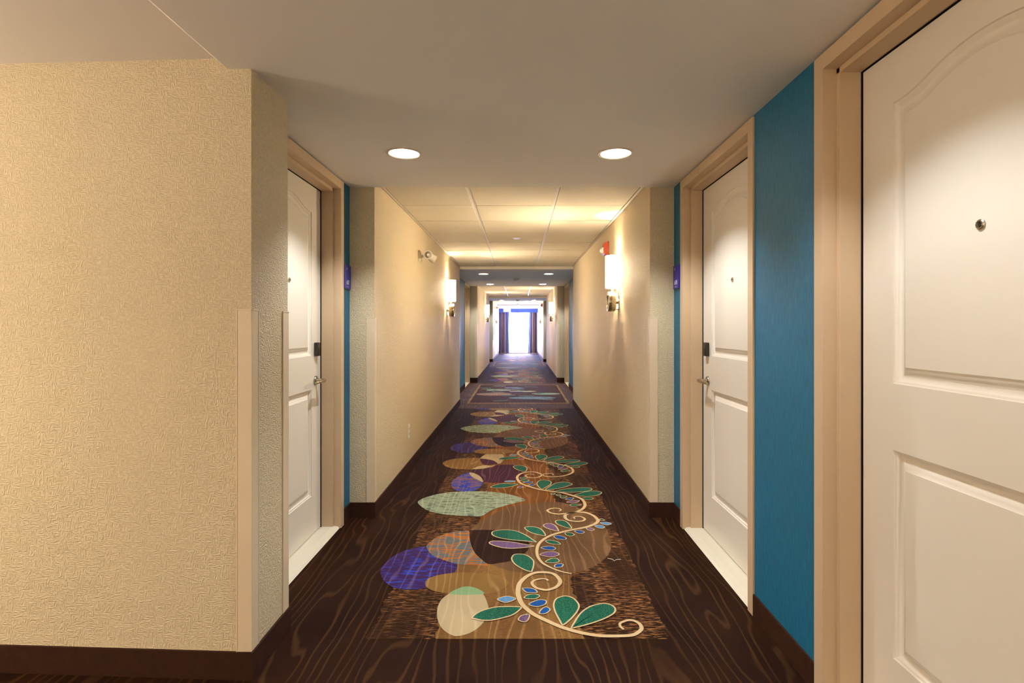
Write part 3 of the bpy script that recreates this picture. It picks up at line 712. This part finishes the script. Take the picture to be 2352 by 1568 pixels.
# ------------------------------------------------------------------ doors
LEAF_D = 0.110      # leaf face behind the wall face
ZTOP = 2.106
def outline(y0, y1, z0, z1, d, arch, n=28):
    """closed panel outline, inset by d, with the raised eyebrow arch on top"""
    y0, y1, z0, z1 = y0 + d, y1 - d, z0 + d, z1 - d
    pts = [(y0, z0), (y1, z0), (y1, z1)]
    for i in range(1, n):
        t = i / n; y = y1 + (y0 - y1) * t
        s = abs(2 * t - 1)                      # 1 at corners, 0 in the middle
        if s > 0.62: k = 0.5 * ((1 - s) / 0.38) ** 2 * 0.62
        else: k = 1 - (s / 0.62) ** 2 * 0.69
        pts.append((y, z1 + arch * k))
    pts.append((y0, z1))
    return pts
def door(n, side, y0, y1, lever_far, label, detail=True):
    xw = WL if side < 0 else WR
    X = lambda d: xw + side * d
    root = thing('door_%d' % n, label, 'door', (0, 0, 0), kind='structure')
    # frame: face, outer rabbet, stop; jambs and head
    f = MB()
    F = 0.051
    def fb(ya, yb, z0, z1, d0, d1, b=0.0022): f.box(X(d0), X(d1), ya, yb, z0, z1, b=b)
    for a, s in ((y0, 1), (y1, -1)):
        fb(a, a + s * F, 0, ZTOP, -0.008, 0.175)
        fb(a + s * F, a + s * (F + 0.019), 0, ZTOP - F, 0.037, LEAF_D - 0.004)
    fb(y0 + F, y1 - F, ZTOP - F, ZTOP, -0.008, 0.175)
    fb(y0 + F, y1 - F, ZTOP - F - 0.019, ZTOP - F, 0.037, LEAF_D - 0.004)
    f.build('frame', MAT['frame'], root)
    g = MB()   # black gasket between stop and leaf
    for a, s in ((y0, 1), (y1, -1)):
        g.box(X(LEAF_D - 0.0045), X(LEAF_D + 0.05), a + s * (F + 0.0), a + s * (F + 0.0225), 0.0, ZTOP - F)
    g.box(X(LEAF_D - 0.0045), X(LEAF_D + 0.05), y0 + F, y1 - F, ZTOP - F - 0.0225, ZTOP - F)
    g.build('gasket', MAT['gap'], root)
    # threshold
    t = MB()
    pr = [(0.002, 0.0), (0.012, 0.010), (0.045, 0.015), (0.16, 0.015), (0.16, 0.0)]
    a, b = y0 + F, y1 - F
    t.rings([[(X(d), a, z) for d, z in pr], [(X(d), b, z) for d, z in pr]], 0, True, True, True)
    t.build('threshold', MAT['sill'], root)
    # leaf: flat face with two openings that hold the raised panels
    ly0, ly1, lz0, lz1 = y0 + F + 0.0225, y1 - F - 0.0225, 0.020, ZTOP - F - 0.0225
    st = 0.137
    P1 = (ly0 + st, ly1 - st, 1.053, 1.879, 0.052)
    P2 = (ly0 + st, ly1 - st, 0.244, 0.857, 0.0)
    bm = bmesh.new()
    def loop(pts):
        vv = [bm.verts.new((X(LEAF_D), y, z)) for y, z in pts]
        return [bm.edges.new((vv[i], vv[(i + 1) % len(vv)])) for i in range(len(vv))]
    ed = loop([(ly0, lz0), (ly1, lz0), (ly1, lz1), (ly0, lz1)])
    for q in (P1, P2): ed += loop(outline(q[0], q[1], q[2], q[3], 0, q[4]))
    bmesh.ops.triangle_fill(bm, use_beauty=True, edges=ed)
    l = MB(); l.add(bm); bm.free()
    l.rings([[(X(LEAF_D), *p_) for p_ in ((ly0, lz0), (ly1, lz0), (ly1, lz1), (ly0, lz1))], [(X(LEAF_D + 0.044), *p_) for p_ in ((ly0, lz0), (ly1, lz0), (ly1, lz1), (ly0, lz1))]], 0, True, False, True)
    leaf = l.build('leaf', MAT['door'], root)
    for q, nm in ((P1, 'arched_panel'), (P2, 'lower_panel')):
        m = MB()
        prof = [(0.0, 0.0), (0.002, 0.0050), (0.006, 0.0060), (0.009, 0.0085), (0.014, 0.0135), (0.019, 0.0150), (0.026, 0.0148), (0.031, 0.0115), (0.040, 0.0060), (0.048, 0.0036), (0.050, 0.0012), (0.054, 0.0010)]
        R = [[(X(LEAF_D + dd), y, z) for y, z in outline(q[0], q[1], q[2], q[3], ins, q[4])] for ins, dd in prof]
        m.rings(R, 0, True, False, True)
        m.build(nm, MAT['door'], leaf, smooth=True)
    # hardware
    yh = (y1 - 0.155) if lever_far else (y0 + 0.155)
    dr = -1 if lever_far else 1           # lever points to the hinge side
    xf = LEAF_D
    m = MB()
    m.lathe([(0.0265, 0), (0.0265, 0.006), (0.0245, 0.009), (0.013, 0.010), (0.0115, 0.014), (0.0105, 0.050), (0.0105, 0.058)], (-side, 0, 0), (X(xf), yh, 0.905), 28, cap1=True)
    m.tube([(X(xf - 0.052), yh - dr * 0.008, 0.905), (X(xf - 0.054), yh + dr * 0.02, 0.905), (X(xf - 0.054), yh + dr * 0.06, 0.904), (X(xf - 0.052), yh + dr * 0.105, 0.903), (X(xf - 0.048), yh + dr * 0.12, 0.903)], [0.0105, 0.0105, 0.0095, 0.0085, 0.006], 14)
    m.build('lever_handle', MAT['nickel'], root, smooth=True)
    m = MB(); m.box(X(xf), X(xf - 0.024), yh - 0.022, yh + 0.022, 1.048, 1.128, b=0.008)
    lk = m.build('card_lock', MAT['lockblack'], root, smooth=True)
    m = MB(); m.box(X(xf - 0.0235), X(xf - 0.0255), yh - 0.016, yh + 0.016, 1.052, 1.096, b=0.0009)
    m.build('metal_face', MAT['bronze'], lk)
    yc = (y0 + y1) / 2
    m = MB(); m.lathe([(0.0125, 0), (0.0125, 0.003), (0.0105, 0.0045), (0.0075, 0.0045), (0.007, 0.003)], (-side, 0, 0), (X(xf), yc, 1.464), 28)
    ph = m.build('peephole', MAT['nickel'], root, smooth=True)
    m = MB(); m.lathe([(0.0072, 0.0028), (0.0055, 0.0042), (0.003, 0.0048), (0.0005, 0.005)], (-side, 0, 0), (X(xf), yc, 1.464), 20, cap1=True)
    m.build('lens', MAT['lens'], ph, smooth=True)
    return root
door(1, 1, D_R1[0], D_R1[1], False, 'large ivory two-panel door with peephole cut by the right edge')
door(2, 1, D_R2[0], D_R2[1], True, 'ivory two-panel door of room 610 with nickel lever handle')
door(3, -1, D_L1[0], D_L1[1], True, 'ivory two-panel door of room 607 partly behind the left pier')
door(4, 1, D_R3[0], D_R3[1], True, 'small far door in a tan frame, right side of second bay')
door(5, -1, D_L2[0], D_L2[1], True, 'small far door in a tan frame, left side of second bay')
# exit door of the last bay: slab in the left recess
mb = MB(); mb.box(XL - 0.14, XL - 0.10, Y6 + 0.06, Y6 + 1.04, 0.01, 2.04, b=0.003)
ex = tag(mb.build('door_6', MAT['door']), 'pale stair door in the left recess beside the window', 'door', kind='structure')
mb = MB()
mb.box(XL - 0.14, XL + 0.01, Y6 + 0.002, Y6 + 0.058, 0, 2.10, b=0.002); mb.box(XL - 0.14, XL + 0.01, Y6 + 1.042, Y6 + 1.098, 0, 2.10, b=0.002); mb.box(XL - 0.14, XL + 0.01, Y6 + 0.058, Y6 + 1.042, 2.045, 2.10, b=0.002)
mb.build('frame', MAT['white'], ex)
mb = MB(); mb.box(XL - 0.10, XL - 0.045, Y6 + 0.15, Y6 + 0.95, 0.99, 1.05, b=0.006); mb.build('push_bar', MAT['bronze'], ex)

# ------------------------------------------------------------------ room number signs
def text_mesh(body, size, ext):
    cu = bpy.data.curves.new('lettering', 'FONT'); cu.body = body; cu.size = size; cu.extrude = ext
    cu.align_x = 'CENTER'; cu.align_y = 'CENTER'
    o = bpy.data.objects.new('lettering', cu); C.objects.link(o)
    dg = bpy.context.evaluated_depsgraph_get()
    me = bpy.data.meshes.new_from_object(o.evaluated_get(dg))
    bpy.data.objects.remove(o); bpy.data.curves.remove(cu)
    return me
def lettering(body, size, ext, mat, parent, loc, rot, sx=1.0):
    me = text_mesh(body, size, ext); me.materials.clear(); me.materials.append(mat)
    o = bpy.data.objects.new('lettering', me); C.objects.link(o); o.parent = parent
    o.location = loc; o.rotation_euler = rot; o.scale = (sx, 1, 1)
    return o
def room_sign(side, yc, num, label):
    xw = WL if side < 0 else WR
    root = thing('room_sign', label, 'sign', (xw, yc, 1.532), 0, 'room number signs')
    m = MB(); m.box(0, -side * 0.010, -0.060, 0.060, -0.074, 0.074, b=0.0025); m.build('plate', MAT['sign'], root)
    rot = (PI / 2, 0, -PI / 2 if side > 0 else PI / 2)
    xs = -side * 0.0104
    lettering(num, 0.040, 0.0006, MAT['ink'], root, (xs, (0.0 if side > 0 else 0.0), -0.036), rot, 0.9)
    # braille row and small pictogram
    m = MB()
    for i in range(8): m.lathe([(0.0016, 0), (0.001, 0.0009)], (-side, 0, 0), (xs, -0.02 + 0.0055 * i, -0.064 + (0.004 if i % 3 else 0)), 8, cap1=True)
    m.build('braille', MAT['ink'], root)
    m = MB(); m.lathe([(0.004, 0), (0.004, 0.0006)], (-side, 0, 0), (xs, -side * -0.02, 0.050), 12, cap1=True)
    for k in range(4):
        a = k * PI / 2 + PI / 4
        m.lathe([(0.0022, 0), (0.0022, 0.0006)], (-side, 0, 0), (xs, -side * -0.02 + 0.007 * math.cos(a), 0.050 + 0.007 * math.sin(a)), 8, cap1=True)
    m.build('pictogram', MAT['ink'], root)
room_sign(1, 3.385, '610', 'indigo room sign reading 610 on the right teal strip')
room_sign(-1, 3.394, '607', 'indigo room sign reading 607 on the left teal strip')

# ------------------------------------------------------------------ downlights
def downlight(x, y, label, group='recessed downlights', z=ZS, w=DOWN_W):
    root = thing('downlight', label, 'downlight', (x, y, z), 0, group)
    m = MB(); m.keep = True
    R = CAN_R
    m.lathe([(R + 0.014, 0.0), (R + 0.013, -0.004), (R + 0.002, -0.005), (R - 0.003, -0.001), (R - 0.003, 0.002)], (0, 0, 1), (0, 0, 0), 40)
    m.build('trim_ring', MAT['cantrim'], root, smooth=True)
    m = MB()
    m.lathe([(R - 0.003, 0.0), (R - 0.005, 0.04), (R - 0.010, 0.10), (R - 0.030, 0.125)], (0, 0, 1), (0, 0, 0), 40)
    m.build('reflector', MAT['canwall'], root, smooth=True)
    m = MB(); m.lathe([(R - 0.030, 0.125), (0.03, 0.124), (0.002, 0.122)], (0, 0, 1), (0, 0, 0), 32, cap1=True)
    m.build('lamp_lens', MAT['canglow'], root, smooth=True)
    lamp('downlight_bulb', 'POINT', (0, 0, 0.068), w, DOWN_C, root, 0.014)
    return root
downlight(*DL1[0], 'recessed round downlight, left one of the nearest pair')
downlight(*DL1[1], 'recessed round downlight, right one of the nearest pair')
downlight(*DL1[2], 'recessed downlight over the nearest right door, above the view', w=DOWN_W * 0.68)
downlight(*DL2[0], 'small downlight of second soffit, front left')
downlight(*DL2[1], 'small downlight of second soffit, front right')
downlight(*DL2[2], 'small downlight of second soffit, rear left')
downlight(*DL2[3], 'small downlight of second soffit, rear right')
downlight(*DL3[0], 'tiny downlight of third soffit, left')
downlight(*DL3[1], 'tiny downlight of third soffit, right')

# ------------------------------------------------------------------ wall sconces
def sconce(side, y, label):
    xw = XL if side < 0 else XR
    root = thing('wall_sconce', label, 'sconce', (xw, y, 1.43), 0, 'wall sconces')
    s = -side
    hw, dp = 0.078, 0.112
    z0, z1 = 0.115, 0.385
    m = MB(); N = 28
    def arc(r, z): return [(s * (0.006 + (dp - 0.006) * r * math.sin(PI * i / N) ** 0.75), hw * r * math.cos(PI * i / N), z) for i in range(N + 1)]
    m.rings([arc(1.0, z0), arc(1.0, z1), arc(0.965, z1), arc(0.965, z0), arc(1.0, z0)], 0, False)
    m.m = [1 if (k % N) < 5 or (k % N) >= N - 5 else 0 for k in range(len(m.m))]      # glass return at the wall is dimmer
    m.build('shade', [MAT['shade'], MAT['shade_edge']], root, smooth=True)
    # metal puck below: ring front, drum side, stand-off and back plate
    m = MB()
    m.lathe([(0.050, 0.082), (0.056, 0.094), (0.070, 0.097), (0.080, 0.095), (0.083, 0.088), (0.083, 0.042), (0.079, 0.036), (0.004, 0.036)], (s, 0, 0), (0, 0, 0), 48)
    pk = m.build('puck', MAT['nickel'], root, smooth=True)
    m = MB(); m.lathe([(0.051, 0.083), (0.030, 0.088), (0.002, 0.090)], (s, 0, 0), (0, 0, 0), 40, cap1=True)
    m.build('disc', MAT['chrome'], pk, smooth=True)
    m = MB(); m.lathe([(0.0835, 0.064), (0.0842, 0.066), (0.0835, 0.068)], (s, 0, 0), (0, 0, 0), 48)
    m.build('band', MAT['chrome'], pk, smooth=True)
    m = MB(); m.box(0, s * 0.006, -0.045, 0.045, -0.06, 0.40, b=0.002); m.lathe([(0.018, 0.0), (0.018, 0.04)], (s, 0, 0), (0, 0, 0.0), 20); m.box(0, s * 0.045, -0.004, 0.004, -0.068, -0.062)
    m.build('back_plate', MAT['nickel'], root, smooth=True)
    m = MB(); m.tube([(s * 0.055, 0, 0.07), (s * 0.055, 0, 0.13)], 0.012, 12); m.build('stem', MAT['nickel'], root, smooth=True)
    lamp('sconce_bulb', 'POINT', (s * 0.055, 0, 0.19), SCONCE_W, SCONCE_C, root, 0.018)
    fr = lamp('sconce_front', 'AREA', (s * (dp + 0.003), 0, (z0 + z1) / 2), FRONT_W, SCONCE_C, root, 0.08, (0, -s * PI / 2, 0))
    fr.data.shape = 'RECTANGLE'; fr.data.size = 0.24; fr.data.size_y = 0.05; fr.data.spread = math.radians(125)
    return root
sconce(1, 4.545, 'glowing wall sconce with metal puck under the red fire strobe, nearest right')
sconce(-1, 6.92, 'glowing wall sconce on the nearest left cream wall')
sconce(1, 13.16, 'glowing wall sconce of second bay, right wall')
sconce(-1, 14.75, 'glowing wall sconce of second bay, left wall')
sconce(1, 19.9, 'tiny glowing wall sconce of last bay, right wall')
sconce(-1, 20.4, 'tiny glowing wall sconce of last bay, left wall')

# ------------------------------------------------------------------ emergency light, strobe, outlet
def emergency_light(y, z, label):
    r = thing('emergency_light', label, 'emergency light', (XL, y, z), 0, 'twin head emergency lights')
    m = MB(); m.lathe([(0.052, 0), (0.052, 0.008), (0.046, 0.016), (0.02, 0.022), (0.012, 0.026)], (1, 0, 0), (0, 0, 0), 32, cap1=True); m.build('wall_plate', MAT['white'], r, smooth=True)
    m = MB(); m.tube([(0.02, 0, 0), (0.055, 0, 0.002), (0.07, -0.03, 0.004)], 0.009, 12); m.tube([(0.055, 0, 0), (0.085, 0.06, -0.006)], 0.009, 12); m.tube([(0.03, 0, 0), (0.036, -0.006, -0.05)], [0.012, 0.005], 12)
    m.build('arm', MAT['white'], r, smooth=True)
    for k, (p, d) in enumerate((((0.085, -0.03, 0.006), Vector((0.35, -1, -0.15))), ((0.105, 0.075, -0.008), Vector((0.75, 0.55, -0.5))))):
        d = d.normalized()
        m = MB(); m.lathe([(0.012, -0.035), (0.026, -0.028), (0.034, -0.010), (0.036, 0.020), (0.040, 0.026), (0.040, 0.032), (0.033, 0.032)], d, p, 32, cap0=True)
        hd = m.build('lamp_head', MAT['white'], r, smooth=True)
        m = MB(); m.lathe([(0.033, 0.032), (0.024, 0.018), (0.010, 0.010), (0.002, 0.010)], d, p, 28, cap1=True); m.build('reflector', MAT['chrome'], hd, smooth=True)
        m = MB(); m.lathe([(0.012, 0.014), (0.012, 0.024), (0.006, 0.028), (0.001, 0.029)], d, p, 20, cap1=True); m.build('bulb', MAT['clear'], hd, smooth=True)
    return r
emergency_light(4.99, 1.875, 'white twin-head emergency light high on the nearest left wall')
emergency_light(20.3, 1.93, 'tiny twin-head emergency light near the far left sconce')
def strobe(y, z, label):
    r = thing('fire_strobe', label, 'fire alarm', (XR, y, z), 0, 'fire alarm strobes')
    m = MB(); m.box(0, -0.012, -0.055, 0.055, -0.066, 0.066, b=0.003); m.build('back_box', MAT['red'], r)
    m = MB()
    pr = [(-0.012, -0.062), (-0.036, -0.058), (-0.046, -0.046), (-0.048, 0.030), (-0.036, 0.056), (-0.012, 0.062)]
    m.rings([[(x, -0.050, zz) for x, zz in pr], [(x * 1.0, -0.046, zz) for x, zz in pr], [(x, 0.046, zz) for x, zz in pr], [(x, 0.050, zz) for x, zz in pr]], 0, True, True, True)
    m.build('housing', MAT['red'], r)
    m = MB(); m.lathe([(0.026, 0.0), (0.026, 0.012), (0.020, 0.026), (0.010, 0.033), (0.001, 0.035)], (-1, 0, -0.1), (-0.045, 0.0, -0.016), 24, cap1=True)
    m.box(-0.044, -0.060, -0.034, 0.034, -0.042, 0.010, b=0.004)
    m.build('strobe_lens', MAT['clear'], r, smooth=True)
strobe(5.11, 1.955, 'red fire alarm strobe with clear lens above the nearest right sconce')
strobe(19.6, 2.00, 'tiny red fire alarm strobe at the far right')
r = thing('wall_outlet', 'cream duplex outlet plate low on the nearest left wall', 'outlet', (XL, 4.517, 0.346))
m = MB(); m.box(0, 0.006, -0.036, 0.036, -0.058, 0.058, b=0.002); m.build('plate', MAT['white'], r)
for dz in (-0.021, 0.021):
    m = MB(); m.box(0.005, 0.0085, -0.017, 0.017, dz - 0.014, dz + 0.014, b=0.0015); rc = m.build('socket', MAT['guard'], r)
    m = MB(); m.box(0.008, 0.0088, -0.008, -0.006, dz - 0.004, dz + 0.006); m.box(0.008, 0.0088, 0.006, 0.008, dz - 0.004, dz + 0.006); m.build('slot', MAT['lockblack'], rc)

# ------------------------------------------------------------------ ceiling devices
def sprinkler_cover(x, y, label):
    r = thing('sprinkler_cover', label, 'sprinkler', (x, y, ZT), 0, 'flush sprinkler covers')
    m = MB(); m.lathe([(0.044, 0.0), (0.044, -0.006), (0.041, -0.0085), (0.02, -0.010), (0.001, -0.010)], (0, 0, 1), (0, 0, 0), 36, cap1=True); m.build('cover', MAT['white'], r, smooth=True)
    m = MB(); m.lathe([(0.050, 0.001), (0.050, -0.002), (0.045, -0.002)], (0, 0, 1), (0, 0, 0), 36); m.build('rim', MAT['grid'], r, smooth=True)
sprinkler_cover(-0.03, 5.70, 'small round sprinkler cover in the nearest tile ceiling')
sprinkler_cover(-0.06, 13.94, 'small round sprinkler cover in the second tile ceiling')
def smoke(x, y, z, label):
    r = thing('smoke_detector', label, 'smoke detector', (x, y, z), 0, 'ceiling smoke detectors')
    m = MB(); m.lathe([(0.058, 0.0), (0.058, -0.010), (0.052, -0.014)], (0, 0, 1), (0, 0, 0), 36, cap1=True); m.build('mounting_base', MAT['white'], r, smooth=True)
    m = MB(); m.lathe([(0.050, -0.014), (0.050, -0.030), (0.042, -0.044), (0.030, -0.050), (0.001, -0.052)], (0, 0, 1), (0, 0, 0), 36, cap1=True)
    hd = m.build('sensor_head', MAT['white'], r, smooth=True)
    m = MB()
    for i in range(12):
        a = 2 * PI * i / 12; m.box(0.0495 * math.cos(a) - 0.006, 0.0495 * math.cos(a) + 0.006, 0.0495 * math.sin(a) - 0.006, 0.0495 * math.sin(a) + 0.006, -0.026, -0.018)
    m.build('vent', MAT['lockblack'], hd)
smoke(-0.055, 9.95, ZS, 'domed smoke detector on the second painted soffit')
smoke(-0.06, 17.9, ZS, 'tiny smoke detector on the third painted soffit')
smoke(-0.06, 22.2, ZT, 'tiny smoke detector in the last tile ceiling')
r = thing('pendent_sprinkler', 'small pendent sprinkler head in front of the blue valance', 'sprinkler', (-0.045, 23.6, ZS))
m = MB(); m.lathe([(0.03, 0), (0.03, -0.006), (0.012, -0.02), (0.012, -0.05)], (0, 0, 1), (0, 0, 0), 20, cap1=True); m.build('body', MAT['white'], r, smooth=True)
m = MB(); m.lathe([(0.002, -0.07), (0.024, -0.072), (0.024, -0.075), (0.002, -0.075)], (0, 0, 1), (0, 0, 0), 20); m.tube([(0.008, 0, -0.05), (0.008, 0, -0.072)], 0.002, 8); m.tube([(-0.008, 0, -0.05), (-0.008, 0, -0.072)], 0.002, 8); m.build('deflector', MAT['chrome'], r, smooth=True)

# ------------------------------------------------------------------ exit sign and framed print
r = thing('exit_sign', 'lit hanging EXIT sign in front of the blue valance', 'exit sign', (-0.53, 23.3, ZS))
m = MB(); m.box(-0.16, 0.16, -0.025, 0.025, -0.26, -0.08, b=0.006); m.build('housing', MAT['white'], r)
m = MB(); m.box(-0.15, 0.15, -0.028, -0.0255, -0.25, -0.09, b=0.001); fc = m.build('face', MAT['exit'], r)
m = MB(); m.lathe([(0.05, 0), (0.05, -0.015), (0.012, -0.02), (0.012, -0.08)], (0, 0, 1), (0, 0, 0), 24); m.build('stem', MAT['white'], r, smooth=True)
lettering('EXIT', 0.15, 0.0006, MAT['exitred'], r, (0, -0.029, -0.168), (PI / 2, 0, 0), 0.85)
r = thing('framed_print', 'white framed print on the far left wall', 'picture', (XL, 19.15, 1.18))
m = MB()
for a in ((-0.40, -0.36, -0.42, 0.42), (0.36, 0.40, -0.42, 0.42)): m.box(0, 0.03, a[0], a[1], a[2], a[3], b=0.003)
for a in ((-0.36, 0.36, -0.42, -0.38), (-0.36, 0.36, 0.38, 0.42)): m.box(0, 0.03, a[0], a[1], a[2], a[3], b=0.003)
m.build('frame', MAT['picframe'], r)
m = MB(); m.box(0, 0.014, -0.36, 0.36, -0.38, 0.38); m.build('print', MAT['paper'], r)
m = MB(); m.box(0.014, 0.0155, -0.2, 0.2, -0.24, 0.24); m.build('artwork', MAT['sage'], r)

# ------------------------------------------------------------------ window, sheers, drapes, valance
wr = thing('window_1', 'bright full height window at the end of the corridor', 'window', (0, WIN_Y, 0), kind='structure')
m = MB()
for x0, x1, z0, z1 in ((WX0, WX0 + 0.06, WZ0, WZ1), (WX1 - 0.06, WX1, WZ0, WZ1), (WX0 + 0.06, WX1 - 0.06, WZ0, WZ0 + 0.06), (WX0 + 0.06, WX1 - 0.06, WZ1 - 0.06, WZ1), (-0.075, -0.025, WZ0 + 0.06, WZ1 - 0.06)):
    m.box(x0, x1, 0.07, 0.13, z0, z1, b=0.004)
m.build('frame', MAT['picframe'], wr)
for x0, x1 in ((WX0 + 0.06, -0.075), (-0.025, WX1 - 0.06)):
    m = MB(); m.box(x0, x1, 0.097, 0.103, WZ0 + 0.06, WZ1 - 0.06); m.build('pane', MAT['pane'], wr)
def drape(name, prof, z0, z1, yc, amp, folds, mat, label, cat, thick=0.004, n=120):
    """pleated cloth; prof(t, s) gives x for t along the width, s from bottom 0 to top 1"""
    m = MB(); rows = 10; R = []
    for j in range(rows + 1):
        s = j / rows; z = z0 + (z1 - z0) * s
        a = amp * (1.0 - 0.35 * s)
        R.append([(prof(i / n, s), yc + a * math.sin(2 * PI * folds * i / n) + 0.3 * a * math.sin(2 * PI * folds * 2.3 * i / n + 1), z) for i in range(n + 1)])
    back = [[(x, y + thick, z) for x, y, z in r_] for r_ in R]
    m.rings(R, 0, False)
    if thick > 0.002: m.rings(back, 0, False)
    return tag(m.build(name, mat, smooth=True), label, cat)
drape('drape', lambda t, s: -0.925 + t * (0.475 - 0.05 * math.sin(PI * min(1, s * 1.1)) * s), 0.03, 1.95, WIN_Y - 0.15, 0.035, 5, MAT['drape_l'], 'striped blue and maroon drape left of the window', 'curtain')
drape('drape', lambda t, s: 0.80 - (1 - t) * (0.41 - 0.06 * s), 0.03, 1.95, WIN_Y - 0.15, 0.035, 4, MAT['drape_r'], 'striped brown and blue drape right of the window', 'curtain')
drape('sheer_curtain', lambda t, s: -0.82 + t * 1.56, 0.04, 1.95, WIN_Y - 0.06, 0.018, 17, MAT['sheer'], 'white sheer curtain glowing in front of the window', 'curtain', 0.0, 340)
m = MB()
m.box(XL + 0.006, XR - 0.006, WIN_Y - 0.29, WIN_Y - 0.265, 1.855, 2.035, b=0.006)
tag(m.build('valance', MAT['valance']), 'deep blue upholstered valance board across the top of the window', 'valance')

# ------------------------------------------------------------------ added fill lamps, unseen in the lobby and behind the camera
def fill_drum(x, y, z, label, rad=0.24):  # hanging drum put in only to brighten and flatten the lighting
    zc = ZU if x < -1.06 else ZS
    r = thing('added_fill_lamp', label, 'lamp', (x, y, zc), 0, 'added fill lamps')
    m = MB(); m.lathe([(0.06, 0), (0.06, -0.015), (0.01, -0.02), (0.006, z + 0.24 - zc)], (0, 0, 1), (0, 0, 0), 24); m.build('canopy', MAT['nickel'], r, smooth=True)
    m = MB(); m.lathe([(0.01, z + 0.24 - zc), (rad - 0.02, z + 0.24 - zc), (rad, z + 0.22 - zc), (rad, z + 0.02 - zc), (rad - 0.02, z - zc), (0.01, z - zc)], (0, 0, 1), (0, 0, 0), 32, cap0=True, cap1=True); m.build('drum_shade', MAT['drum'], r, smooth=True)
fill_drum(-3.0, 0.7, 1.28, 'added opal drum fill lamp in the lobby beyond the left edge')
fill_drum(-3.0, -1.0, 1.28, 'added opal drum fill lamp at the back of the lobby')
fill_drum(-0.2, -2.0, 1.28, 'added opal drum fill lamp in the corridor behind the viewer', 0.16)

# ------------------------------------------------------------------ scraps on the carpet
def scrap(pts, label):
    m = MB(); m.tube([(x, y, 0.0062) for x, y in pts], 0.0012, 6)
    tag(m.build('thread_scrap', MAT['white']), label, 'litter', 'bits of white litter')
scrap([(0.462, 2.832), (0.485, 2.82), (0.492, 2.80), (0.505, 2.815), (0.53, 2.82)], 'white bent thread scrap right of the taupe oval')
